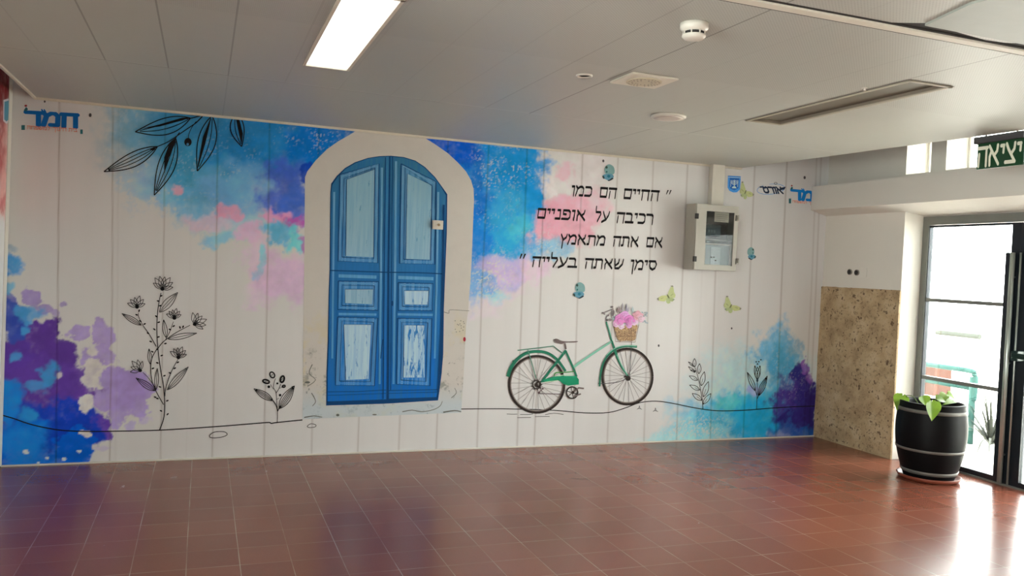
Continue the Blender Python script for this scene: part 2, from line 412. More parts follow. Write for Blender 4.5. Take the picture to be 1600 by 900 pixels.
box(bm, 18, 18.2, 2, 34, -.05, zt)
o = struct('boundary_wall', bm, M['concrete'], 'long pale boundary wall far beyond the railing', 'wall')
for px in (1474, 1496, 1518, 1540):
    ya, yb = hit(px-7, 561, 0, 17.98).y, hit(px+7, 561, 0, 17.98).y; zz = hit(px, 561.5, 0, 17.98).z
    obj('slot', bx(17.97, 18.01, min(ya, yb), max(ya, yb), zz-.045, zz+.045), plain('slot_green', None, .9, alb=(.020, .028, .026), spec=.1), o)
bm = bmesh.new(); rnd = random.Random(4)
for px, w in ((1466, .42), (1474, .55), (1486, .34), (1502, .36), (1516, .40), (1526, .36)):
    p = hit(px, 549, 0, 21)
    for q in range(150):
        v = Vector((rnd.gauss(0, 1), rnd.gauss(0, 1), rnd.gauss(0, 1))).normalized()*w*rnd.uniform(.5, 1)
        c = Vector((21, p.y, p.z-.1))+Vector((v.x, v.y, v.z*.6)); n = Vector((rnd.uniform(-1, 1), rnd.uniform(-1, 1), rnd.uniform(-1, 1))).normalized()
        e1 = n.orthogonal().normalized()*.12; e2 = n.cross(e1)*.6
        bm.faces.new([bm.verts.new(c+e1), bm.verts.new(c+e2), bm.verts.new(c-e1), bm.verts.new(c-e2)])
hg = obj('hedge', bm, plain('hedge_leaf', None, .8, var=.4, alb=(.030, .038, .032), spec=.1)); tag(hg, 'low broken hedge beyond the pale boundary wall', 'hedge')
bm = bmesh.new(); ya = hit(1530, 549, 0, 21).y; yb = hit(1462, 549, 0, 21).y; tube(bm, [(21, ya, .2), (21, yb, .2)], .08, 8)
for y in np.linspace(ya, yb, 5): tube(bm, [(21, y, -.05), (21, y, hit(1490, 552, 0, 21).z)], .06, 6)
obj('stem', bm, M['agave'], hg)

# ------------------------------------------------------------------ printed mural
def vnoise(x, y, seed):
    xi = np.floor(x).astype(int); yi = np.floor(y).astype(int); xf = x-xi; yf = y-yi
    def h(a, b):
        n = (a*374761393+b*668265263+seed*1442695041) & 0x7fffffff
        n = ((n ^ (n >> 13))*1274126177) & 0x7fffffff
        return ((n ^ (n >> 16)) & 0xffff)/65535.0
    u = xf*xf*(3-2*xf); v = yf*yf*(3-2*yf)
    return (h(xi, yi)*(1-u)+h(xi+1, yi)*u)*(1-v)+(h(xi, yi+1)*(1-u)+h(xi+1, yi+1)*u)*v
def fbm(x, y, seed, o=4):
    a, s, n = .5, 0, 0
    for i in range(o):
        s = s+a*vnoise(x, y, seed+i*17); n += a; x = x*2.03; y = y*2.03; a *= .55
    return s/n
GS = .0085
def mural_colors(px, py, wx, wz, blobs, planks, dots, base):
    """print pigment at each point of the sheet: paper white, washes, splatter, plank joints"""
    white = np.array(ink((184, 178, 171)))
    lw = np.interp(px, [0, 200, 450, 800, 1300], [.90, .94, .98, 1.0, 1.0])     # the print was judged on a dimmer photo at left
    col = np.ones(px.shape+(3,))*white
    grain = fbm(wx*9, wz*.8, 5, 4)
    col *= (.975+.05*grain)[..., None]
    w1 = fbm(wx*5.5, wz*5.5, 11, 5)-.5; w2 = fbm(wx*5.5+40, wz*5.5, 12, 5)-.5
    w3 = fbm(wx*16, wz*16, 13, 4)-.5; w4 = fbm(wx*16+9, wz*16, 14, 4)-.5
    sp = fbm(wx*42, wz*42, 15, 3); sp2 = fbm(wx*75, wz*75, 16, 2); den = fbm(wx*7, wz*7, 21, 4)
    tone = .55*fbm(wx*4+3, wz*4, 18, 5)+.45*fbm(wx*17+3, wz*17, 19, 4); mott = fbm(wx*30, wz*30, 23, 3)
    for i, (cx, cy, rx, ry, c, al, soft, speck) in enumerate(blobs):
        qx = px+60*w1*min(1, rx/30)+26*w3*min(1, rx/14); qy = py+60*w2*min(1, ry/30)+26*w4*min(1, ry/14)
        d = np.sqrt(((qx-cx)/rx)**2+((qy-cy)/ry)**2)
        a = np.clip((1+soft-d)/(2*soft+1e-6), 0, 1); a = a*a*(3-2*a)*al
        if speck: a = a*(1-speck)+speck*a*np.clip((.6*sp+.4*den-.5+.26*a)*9, 0, 1)
        a = a*np.clip(.80+.34*mott, 0, 1)
        k = np.array(ink(c))[None, None]
        kk = k*(.68+.62*tone[..., None])
        kk = np.clip(kk/lw[..., None], 0, .95)
        col = col*(1-a[..., None])+kk*a[..., None]
    for (cx, cy, rx, ry, al, th) in dots:      # white splatter
        d = np.sqrt(((px-cx)/rx)**2+((py-cy)/ry)**2); a = np.clip(1.3-d, 0, 1)*al*np.clip((sp2-th)*14, 0, 1)*np.clip((den-.35)*5, 0, 1)
        col = col*(1-a[..., None])+white*.98*a[..., None]
    for (xt, xm, xb, s) in planks:
        xl = np.where(py < 450, xm+(xt-xm)*(450-py)/225, xm+(xb-xm)*(py-450)/225)
        dd = px-xl
        ln_ = np.exp(-(dd/1.15)**2)*s+.05*s*np.exp(-((dd-5)/5)**2)
        col *= (1-ln_[..., None]*np.array([.33, .37, .39]))
    return np.clip(col, 0, .95)
def grid_sheet(name, us, vs, fn, parent, mat):
    """regular sheet of vertices, fn(u, v) -> (position arrays, colours)"""
    U, V = np.meshgrid(us, vs); pos, col = fn(U, V); nv, nu = U.shape
    me = bpy.data.meshes.new(name); nvt = nu*nv; nf = (nu-1)*(nv-1)
    me.vertices.add(nvt); me.vertices.foreach_set('co', pos.reshape(-1).astype(np.float32))
    idx = np.arange(nvt).reshape(nv, nu); q = np.stack([idx[:-1, :-1], idx[:-1, 1:], idx[1:, 1:], idx[1:, :-1]], -1).reshape(-1, 4)
    me.loops.add(nf*4); me.loops.foreach_set('vertex_index', q.reshape(-1).astype(np.int32))
    me.polygons.add(nf); me.polygons.foreach_set('loop_start', (np.arange(nf)*4).astype(np.int32))
    me.update(); me.validate()
    at = me.attributes.new('print_colour', 'FLOAT_COLOR', 'POINT')
    rgba = np.concatenate([col.reshape(-1, 3), np.ones((nvt, 1))], 1); at.data.foreach_set('color', rgba.reshape(-1).astype(np.float32))
    o = bpy.data.objects.new(name, me); C.objects.link(o); me.materials.append(mat)
    if parent: o.parent = parent
    return o
k = N('printed_wall_film'); at = k.add('ShaderNodeAttribute', attribute_name='print_colour')
P = k.pos()[0]; k.col(at.outputs['Color'])
k.set(.55, 0, .12); k.bump(k.noise(P, 1.2, 2), .06, .02); M['film'] = k.m

B = []
def bl(cx, cy, rx, ry, c, al=1., soft=.3, speck=0.): B.append((cx, cy, rx, ry, c, al, soft, speck))
# upper left wash
bl(205, 215, 60, 60, (120, 150, 160), .6, .5, .5); bl(250, 205, 75, 50, (88, 142, 165), .85, .45, .25); bl(255, 290, 55, 42, (115, 156, 186), .8, .45, .75)
bl(335, 235, 105, 78, (62, 128, 160), 1, .25); bl(330, 305, 80, 40, (84, 150, 178), .8, .5, .55); bl(430, 225, 105, 62, (24, 110, 165), 1, .3)
bl(330, 205, 90, 30, (40, 108, 150), .7, .5); bl(505, 213, 62, 42, (0, 98, 168), 1, .3); bl(375, 295, 62, 38, (100, 146, 186), .75, .5)
bl(300, 250, 40, 26, (52, 132, 165), .6, .6)
bl(445, 285, 36, 44, (60, 84, 170), .9, .3); bl(465, 320, 24, 40, (55, 92, 172), .9, .3); bl(482, 264, 13, 18, (10, 52, 152), .9, .2)
bl(380, 350, 60, 20, (120, 165, 190), .55, .6, .5)
bl(278, 293, 14, 9, (208, 140, 155), .9, .25); bl(330, 345, 34, 14, (200, 165, 175), .7, .4); bl(358, 330, 20, 12, (206, 138, 160), .9, .25); bl(345, 375, 22, 13, (110, 165, 192), .85, .4, .5)
bl(385, 365, 22, 20, (200, 152, 176), .8, .3); bl(430, 337, 24, 12, (210, 130, 162), .9, .25); bl(462, 348, 18, 14, (170, 78, 152), .85, .25); bl(432, 362, 24, 20, (75, 156, 192), .9, .25)
bl(464, 370, 13, 20, (78, 180, 202), .85, .3); bl(477, 384, 7, 14, (165, 82, 152), .8, .25); bl(400, 398, 25, 24, (196, 166, 186), .65, .4)
bl(408, 404, 6, 16, (100, 180, 198), .8, .25); bl(402, 428, 6, 10, (110, 170, 198), .8, .3); bl(445, 435, 44, 42, (194, 156, 186), .75, .4); bl(415, 455, 28, 22, (196, 166, 188), .5, .4)
# right of the printed doorway
bl(770, 290, 74, 78, (20, 125, 186), 1, .22); bl(700, 232, 48, 30, (0, 80, 176), 1, .25); bl(815, 272, 40, 50, (16, 126, 182), 1, .2); bl(742, 290, 16, 60, (18, 82, 166), .6, .5)
bl(775, 395, 44, 62, (20, 122, 186), 1, .3); bl(805, 365, 34, 40, (40, 142, 192), .9, .3); bl(808, 352, 14, 22, (72, 166, 178), .7, .5); bl(752, 355, 20, 45, (20, 95, 176), .5, .5)
bl(790, 320, 26, 24, (60, 155, 200), .5, .6)
bl(900, 262, 46, 30, (204, 186, 183), .6, .5); bl(882, 265, 14, 14, (208, 150, 160), .7, .4); bl(885, 338, 52, 38, (208, 142, 152), .95, .3); bl(850, 348, 26, 34, (208, 140, 152), .95, .25)
bl(925, 318, 30, 24, (206, 155, 163), .6, .5); bl(858, 290, 12, 16, (196, 184, 180), .9, .4); bl(862, 388, 24, 18, (112, 162, 188), .8, .4, .3); bl(828, 390, 20, 22, (60, 140, 186), .8, .4, .4); bl(800, 420, 50, 22, (196, 160, 180), .7, .45)
bl(770, 452, 50, 28, (198, 170, 186), .6, .5); bl(750, 448, 22, 28, (72, 142, 196), .8, .5, .6); bl(775, 466, 22, 11, (124, 182, 198), .6, .5); bl(760, 485, 34, 16, (196, 172, 184), .4, .6)
# lower left
bl(185, 612, 44, 34, (150, 126, 174), .95, .10); bl(208, 606, 36, 28, (148, 124, 172), .95, .10); bl(225, 640, 16, 16, (148, 126, 172), .95, .12); bl(185, 645, 14, 16, (150, 128, 174), .9, .15)
bl(125, 520, 18, 10, (152, 130, 172), .95, .12); bl(163, 525, 14, 24, (150, 128, 170), .95, .12); bl(148, 556, 30, 16, (152, 130, 172), .95, .12); bl(55, 466, 13, 18, (136, 116, 158), .95, .12); bl(70, 486, 12, 8, (136, 116, 158), .9, .15)
bl(98, 476, 5, 4, (140, 122, 158), .9, .2); bl(205, 664, 7, 8, (160, 144, 176), .8, .2); bl(228, 658, 12, 6, (165, 150, 178), .6, .3); bl(160, 702, 14, 6, (168, 155, 176), .6, .3); bl(86, 492, 7, 6, (140, 122, 158), .8, .2)
bl(20, 475, 10, 14, (86, 84, 150), .9, .15); bl(15, 455, 7, 12, (84, 150, 176), .8, .3, .3)
bl(45, 560, 66, 52, (82, 48, 126), 1, .08); bl(85, 545, 26, 32, (80, 48, 122), 1, .1); bl(20, 600, 40, 90, (80, 50, 132), 1, .15); bl(22, 505, 26, 26, (50, 70, 146), .95, .15); bl(44, 495, 24, 14, (62, 132, 172), .85, .3)
bl(28, 512, 14, 12, (40, 62, 142), .6, .4); bl(38, 517, 9, 6, (60, 134, 180), .8, .3)
bl(120, 610, 30, 36, (98, 62, 140), 1, .12); bl(115, 590, 24, 16, (100, 70, 142), .9, .2); bl(140, 662, 36, 18, (90, 56, 146), 1, .12); bl(165, 674, 14, 12, (96, 66, 150), 1, .15); bl(60, 610, 60, 45, (84, 52, 132), 1, .2)
bl(25, 555, 9, 8, (62, 132, 182), .85, .35); bl(78, 592, 11, 18, (52, 128, 170), .9, .35); bl(62, 605, 16, 9, (58, 128, 172), .8, .35); bl(24, 628, 24, 32, (22, 110, 186), 1, .3); bl(95, 655, 60, 28, (20, 56, 156), 1, .25)
bl(50, 700, 82, 46, (0, 82, 172), 1, .12); bl(115, 676, 44, 24, (14, 52, 152), 1, .18); bl(38, 690, 42, 34, (22, 112, 190), .9, .5); bl(118, 702, 22, 30, (0, 82, 172), 1, .1); bl(138, 686, 10, 10, (0, 76, 168), 1, .1); bl(50, 648, 12, 9, (40, 130, 180), .8, .4)
bl(136, 630, 11, 17, (190, 182, 172), 1, .15); bl(140, 585, 15, 20, (190, 182, 172), .95, .15); bl(143, 549, 9, 8, (190, 182, 172), .95, .2); bl(93, 588, 4, 5, (186, 178, 172), .9, .3); bl(128, 678, 10, 5, (190, 182, 172), 1, .15)
bl(42, 706, 5, 3, (190, 200, 205), .95, .2); bl(75, 715, 3, 2.4, (190, 200, 205), .95, .2); bl(100, 716, 3, 2.4, (190, 200, 205), .95, .2); bl(124, 704, 3, 2.4, (190, 200, 205), .95, .2); bl(60, 723, 3, 2, (190, 200, 205), .9, .2)
bl(20, 414, 14, 12, (42, 122, 172), .95, .3, .45); bl(20, 390, 9, 7, (120, 140, 152), .7, .4, .4)
# lower right
bl(1185, 600, 95, 62, (150, 184, 190), .75, .5, .3); bl(1215, 550, 34, 36, (88, 150, 176), .9, .4, .4); bl(1222, 600, 34, 56, (66, 142, 172), .9, .4); bl(1245, 545, 14, 14, (96, 140, 160), .7, .4, .3)
bl(1160, 648, 95, 34, (44, 152, 178), .95, .4); bl(1190, 662, 58, 28, (24, 142, 180), .95, .4); bl(1090, 672, 55, 24, (124, 180, 194), .85, .5, .55); bl(1050, 686, 40, 10, (150, 188, 194), .7, .5, .7)
bl(1140, 630, 20, 12, (80, 178, 172), .6, .5); bl(1178, 612, 10, 8, (140, 130, 180), .6, .5)
bl(1248, 632, 34, 48, (48, 52, 126), .95, .25); bl(1252, 620, 26, 46, (46, 36, 104), 1, .12); bl(1240, 585, 9, 10, (40, 40, 105), .95, .15); bl(1226, 612, 14, 24, (70, 50, 122), .7, .35); bl(1268, 640, 14, 40, (44, 30, 90), .9, .2)
bl(1262, 682, 22, 16, (20, 78, 142), .9, .4); bl(1228, 682, 28, 18, (30, 66, 142), .7, .4); bl(1258, 574, 6, 12, (112, 68, 142), .9, .2); bl(1266, 590, 5, 8, (112, 68, 142), .8, .3)
PL = [(92.5, 90.5, 88, 1.1), (176, 175.3, 172, .9), (185, 184, 181, .2), (258, 255, 251.5, .8), (340, 337.5, 332.5, .9), (421, 417.5, 413, .9), (498, 493, 487.5, .8), (574, 568, 560, .8), (640, 633, 624, .8), (700, 691, 682.5, .8),
      (764, 753, 746, .8), (824, 816, 808.5, .9), (851, 845, 835.5, .9), (911, 903, 895.5, .8), (966.5, 958, 949.5, .7), (1022, 1013.5, 1006.5, .7), (1076, 1065.5, 1057.5, .8), (1126, 1117, 1110, .7), (1181, 1171, 1161.5, .8), (1231, 1221, 1212.5, .9),
      (1277, 1268, 1256, .5), (1284, 1275, 1264, .6), (1105, 1096, 1088, .12), (300, 297, 292, .1)]
DT = [(800, 250, 60, 35, .8, .60), (770, 300, 40, 60, .5, .66), (765, 430, 40, 45, .85, .58), (480, 210, 60, 30, .6, .66), (340, 260, 90, 60, .35, .66), (1230, 560, 40, 60, .4, .62), (1080, 670, 70, 25, .8, .56), (850, 380, 40, 30, .5, .62)]
Kx = np.array([CR.x, CR.y, CR.z]); Ku = np.array([CU.x, CU.y, CU.z]); Kf = np.array([_f.x, _f.y, _f.z])
def to_px(X, Y, Z):
    v = np.stack([X, Y, Z-CAMH], -1); w = v@Kf
    return 800+FPX*(v@Kx)/w, 450-FPX*(v@Ku)/w
def back_sheet(U, V):
    Yv = np.full_like(U, D); px, py = to_px(U, Yv, V)
    return np.stack([U, Yv, V], -1), mural_colors(px, py, U, V, B, PL, DT, None)
mural = grid_sheet('wall_mural', np.arange(XL+.001, XR+.004, GS), np.linspace(.003, ZS-.01, int(ZS/GS)), back_sheet, None, M['film'])
tag(mural, 'wide wall mural of white planks with paint washes, a printed door and bicycle', 'mural')

# left wall: red and pink printed sheet, a sliver in the picture
BL = [(-10, 160, 40, 95, (96, 22, 24), 1, .4, 0), (0, 260, 26, 60, (150, 66, 62), .9, .6, 0), (6, 300, 22, 40, (190, 140, 130), .8, .5, 0), (12, 215, 12, 40, (196, 150, 140), .5, .6, .3), (2, 320, 10, 14, (150, 60, 60), .7, .5, .3)]
def left_sheet(U, V):
    Xv = np.full_like(U, XL-.001); px, py = to_px(Xv, U, V)
    px = np.clip(px, -200, 200)
    return np.stack([Xv, U, V], -1), mural_colors(px, py, U, V, BL, [], [], None)
lm_ = grid_sheet('wall_mural', np.linspace(5.6, D-.10, 110), np.linspace(.003, ZS-.01, 300), left_sheet, None, M['film'])
tag(lm_, 'red and pink printed mural on the adjoining wall, beside the blue lettered logo', 'mural')
obj('corner_strip', bx(XL-.004, XL+.004, D-.10, D-.004, .012, ZS-.01), M['plaster'], lm_)

def LW(px, py, off): q = hit(px, py, 0, XL); return (XL-.001+off, q.y, q.z)
v = [LW(*p, .0008) for p in ((5.5, 156), (15.5, 153.5), (14.6, 190), (10, 193.5), (5, 189))]; o = obj('printed_emblem', (v, [tuple(range(5))]), flat_print('emblem_pale', ink((170, 160, 160))), lm_)
v = [LW(*p, .0016) for p in ((6.8, 159), (13.8, 157), (13, 187), (10, 190), (6.4, 186.5))]; obj('emblem_field', (v, [tuple(range(5))]), flat_print('emblem_teal', ink((66, 112, 128))), o)

# ------------------------------------------------------------------ motifs printed on the mural (flat ink, a hair in front of the sheet)
class Ink:
    """flat shapes on the mural plane; coordinates are read off the photograph and laid on the wall"""
    count = 0
    def __init__(s, tf=None, layer=1):
        s.v = []; s.f = []; s.tf = tf or (lambda x, y: (x, y)); Ink.count += 1; s.off = .0012*layer+1.3e-5*(Ink.count % 30)
    def P(s, x, y): s.v.append(tuple(W(x, y, s.off))); return len(s.v)-1
    def rawpoly(s, pts):
        s.off += 2.2e-5                    # later strokes lie on top of earlier ones
        tri = tessellate_polygon([[Vector((p[0], p[1], 0)) for p in pts]]); ids = [s.P(*p) for p in pts]
        for t in tri: s.f.append(tuple(ids[i] for i in t))
    def poly(s, pts, smooth=0, closed=True):
        q = [s.tf(*p) for p in pts]
        if smooth: q = [tuple(p) for p in spline(q, smooth, True)]
        s.rawpoly(q); return s
    def line(s, pts, w=1.0, w1=None, smooth=5, closed=False, mid=None):
        s.off += 2.2e-5
        q = [s.tf(*p) for p in pts]
        q = spline(q, smooth, closed) if (smooth and len(q) > 2) else [np.array(p, float) for p in q]
        if closed: q = list(q)+[q[0]]
        n = len(q); ids = []
        for i, p in enumerate(q):
            a = q[max(0, i-1)]; b = q[min(n-1, i+1)]
            if closed and i in (0, n-1): a, b = q[-2], q[1]
            t = np.array(b)-np.array(a); t = t/(np.hypot(*t)+1e-9); nn = np.array([-t[1], t[0]]); u = i/max(1, n-1)
            ww = w+(w1-w)*u if w1 is not None else w
            if mid is not None: ww = w+(mid-w)*math.sin(math.pi*u)
            ids.append((s.P(*(p+nn*ww/2)), s.P(*(p-nn*ww/2))))
        for a, b in zip(ids, ids[1:]): s.f.append((a[0], a[1], b[1], b[0]))
        return s
    def ell(s, cx, cy, rx, ry, rot=0, n=20):
        c, sn = math.cos(rot), math.sin(rot)
        s.rawpoly([s.tf(cx+rx*math.cos(a)*c-ry*math.sin(a)*sn, cy+rx*math.cos(a)*sn+ry*math.sin(a)*c) for a in [2*math.pi*i/n for i in range(n)]]); return s
    def ring(s, cx, cy, rx, ry, w, a0=0, a1=360, rot=0, w1=None):
        c, sn = math.cos(rot), math.sin(rot); m = max(8, int(abs(a1-a0)/7))
        pts = []
        for i in range(m+1):
            a = math.radians(a0+(a1-a0)*i/m); x, y = rx*math.cos(a), ry*math.sin(a); pts.append((cx+x*c-y*sn, cy+x*sn+y*c))
        s.line(pts, w, w1, smooth=0); return s
    def build(s, name, mat, parent, label=None):
        o = obj(name, (s.v, s.f), mat, parent)
        if label: o['label'] = label
        return o
def T(x0, y0, k): return lambda x, y: (x0+x/k, y0+y/k)
BK, GR = M['black_ink'], M['grey_ink']
def pigment(name, c, **kw): return flat_print(name, ink(c, **kw))

# --- printed doorway
def door_mat(name, top, bottom, dark, streak=.5, z0=.35, z1=2.6, pale=None, th=.5):
    k = N(name); P, X, Y, Z = k.pos()
    g = k.math('DIVIDE', k.math('SUBTRACT', Z, z0), z1-z0)
    wob = k.noise(P, 3, 4); gg = k.math('ADD', g, k.math('MULTIPLY', k.math('SUBTRACT', wob, .5), .35))
    c = k.ramp(gg, [(.0, tuple(bottom)+(1,)), (.45, tuple((np.array(bottom)+np.array(top))/2)+(1,)), (1, tuple(top)+(1,))])
    st = k.noise(P, 26, 5, .65, (1.6, 1, .07))
    c = k.mix(k.ramp(st, [(.42, (0,)*3), (.62, (streak,)*3)]), c, tuple(dark)+(1,))
    if pale is not None:
        pn = k.noise(P, 15, 5, .7, (2.0, 1, .35)); c = k.mix(k.ramp(pn, [(th, (0,)*3), (th+.05, (1,)*3)]), c, tuple(pale)+(1,))
    k.col(c); k.set(.55, 0, .12); return k.m
DB_T, DB_B, DB_D = ink((50, 102, 128)), ink((9, 90, 164)), ink((26, 76, 122))  # teal top is print colour, darkened further for light falloff near the ceiling
M['door_blue'] = door_mat('faded_blue_door_print', DB_T, DB_B, ink((34, 92, 138)), .75)
M['door_mould'] = door_mat('blue_moulding_print', ink((60, 110, 142)), ink((20, 100, 168)), ink((120, 158, 180)), .5)
M['door_shade'] = flat_print('dark_blue_line_print', ink((18, 58, 98)))
M['door_pale'] = door_mat('weathered_pale_blue_print', ink((116, 148, 157)), ink((146, 168, 180)), ink((100, 140, 160)), .6, pale=ink((58, 112, 146)), th=.62)
M['door_peel'] = door_mat('peeling_blue_print', ink((150, 172, 184)), ink((160, 180, 192)), ink((110, 150, 178)), .5, pale=ink((54, 112, 160)), th=.585)
M['door_peel2'] = door_mat('half_peeled_blue_print', ink((150, 172, 184)), ink((160, 180, 192)), ink((90, 140, 176)), .6, pale=ink((40, 104, 160)), th=.52)
k = N('plaster_surround_print'); P, X, Y, Z = k.pos()
wh = ink((174, 165, 154)); n1 = k.noise(P, 3.2, 5, .6); n2 = k.noise(P, 9, 6, .7); n3 = k.noise(P, 22, 4, .7)
c = k.mix(k.ramp(n2, [(.45, (0,)*3), (.8, (.25,)*3)]), tuple(wh)+(1,), tuple(ink((158, 150, 140)))+(1,))
low = k.ramp(Z, [(0, (1,)*3), (1, (1,)*3)])
zf = k.ramp(k.math('DIVIDE', Z, 3.0), [(.27, (1,)*3), (.45, (0,)*3)])       # the lower part of the print is stained
ochre = k.math('MULTIPLY', k.ramp(n1, [(.52, (0,)*3), (.6, (.75,)*3)]), zf); c = k.mix(ochre, c, tuple(ink((176, 162, 128)))+(1,))
patch = k.math('MULTIPLY', k.ramp(n2, [(.56, (0,)*3), (.64, (.8,)*3)]), k.ramp(k.math('DIVIDE', Z, 3.0), [(.2, (1,)*3), (.36, (0,)*3)])); c = k.mix(patch, c, tuple(ink((120, 118, 108)))+(1,))
crk = k.math('MULTIPLY', k.ramp(n3, [(.63, (0,)*3), (.68, (.8,)*3)]), k.ramp(k.math('DIVIDE', Z, 3.0), [(.2, (1,)*3), (.33, (0,)*3)])); c = k.mix(crk, c, tuple(ink((84, 84, 78)))+(1,))
blue = k.ramp(k.math('DIVIDE', Z, 3.0), [(.13, (.55,)*3), (.19, (0,)*3)]); c = k.mix(blue, c, tuple(ink((158, 172, 176)))+(1,))
k.col(c); k.set(.55, 0, .12); M['surround'] = k.m

sur = Ink(layer=1)
outer = [(472.7, 654.8), (474, 520), (475.5, 400), (476.5, 277), (480, 268), (493, 251), (511, 233), (529, 220.4), (544, 212), (557, 204), (585, 190), (620, 188), (650, 200), (663, 215), (680, 225.6), (700, 239.6), (715, 253.7), (728, 267.7), (736, 281.8), (739.7, 294.5), (740.6, 312), (737, 404), (735, 440), (733, 463), (731.5, 485), (728, 510), (724.5, 583), (720.5, 644.6)]
sur.poly(outer); pd = sur.build('printed_doorway', M['surround'], mural, 'printed arched white plaster surround with old blue double doors')
op = [(509.5, 633.6), (510, 583), (512, 532), (513.5, 455.5), (514.8, 422), (516, 302), (517.4, 287), (526, 275), (539, 262.6), (554.4, 253.6), (574.9, 246.8), (592.7, 244), (610.6, 243.4), (631, 245.5), (649, 251), (664, 261), (679.6, 276.6), (689.8, 290.7), (698.8, 303.5), (698, 366), (695.5, 427), (693.5, 481), (692.5, 552.6), (690, 583), (686, 614), (684.3, 625.5), (606.8, 630.5)]
Ink(layer=2).poly(op).build('door_reveal', M['door_shade'], pd, 'dark edge inside the printed arch')
lf = [(511.5, 627), (512, 583), (514, 532), (515, 455.5), (516.5, 422), (517.5, 302), (519, 289), (527.5, 276.5), (540, 264), (555, 255), (575, 248), (593, 245.2), (607.5, 244.6), (605, 425), (603.5, 624.5)]
rt = [(610, 244.6), (631, 246.7), (648.5, 252), (663, 262), (678.5, 277.5), (688.5, 291.5), (696.5, 305), (695.5, 366), (693.5, 427), (691, 481), (689, 552.6), (687, 583), (683.5, 612), (681.5, 621.5), (607.5, 624), (608, 425)]
pan = {'L': [([(531, 272.8), (592, 255.7), (590, 410.8), (528, 408)], [(541.6, 280.5), (585, 264.4), (583.8, 402), (540, 400)], 'door_pale'),
             ([(528.4, 439), (591, 440), (590, 485), (527.6, 483.6)], [(539, 451.7), (582.5, 451.7), (581, 475.5), (539, 473.4)], 'door_pale'),
             ([(527.6, 495), (590, 497), (585, 602.5), (524, 601.7)], [(537, 507), (579.5, 507), (575.5, 592), (540, 593.5)], 'door_peel')],
       'R': [([(626.5, 256), (681, 284), (679, 413), (624, 411.5)], [(636, 271.5), (674.5, 289.4), (671.4, 405.7), (633.6, 404.4)], 'door_pale'),
             ([(622, 441.5), (676.5, 443), (675, 485.7), (622, 485)], [(631, 454), (669, 454), (669, 476), (632, 475.5)], 'door_peel'),
             ([(621, 497), (674.5, 497.7), (671.4, 602.5), (619.6, 600)], [(631, 508), (663, 508), (663, 589.7), (629.8, 589.7)], 'door_peel2')]}
M['door_light'] = door_mat('pale_blue_edge_print', ink((104, 144, 160)), ink((52, 124, 176)), ink((70, 124, 156)), .8)
def shrink(q, f):
    cx = sum(p[0] for p in q)/4; cy = sum(p[1] for p in q)/4
    return [(p[0]+(-f if p[0] > cx else f), p[1]+(-f if p[1] > cy else f)) for p in q]
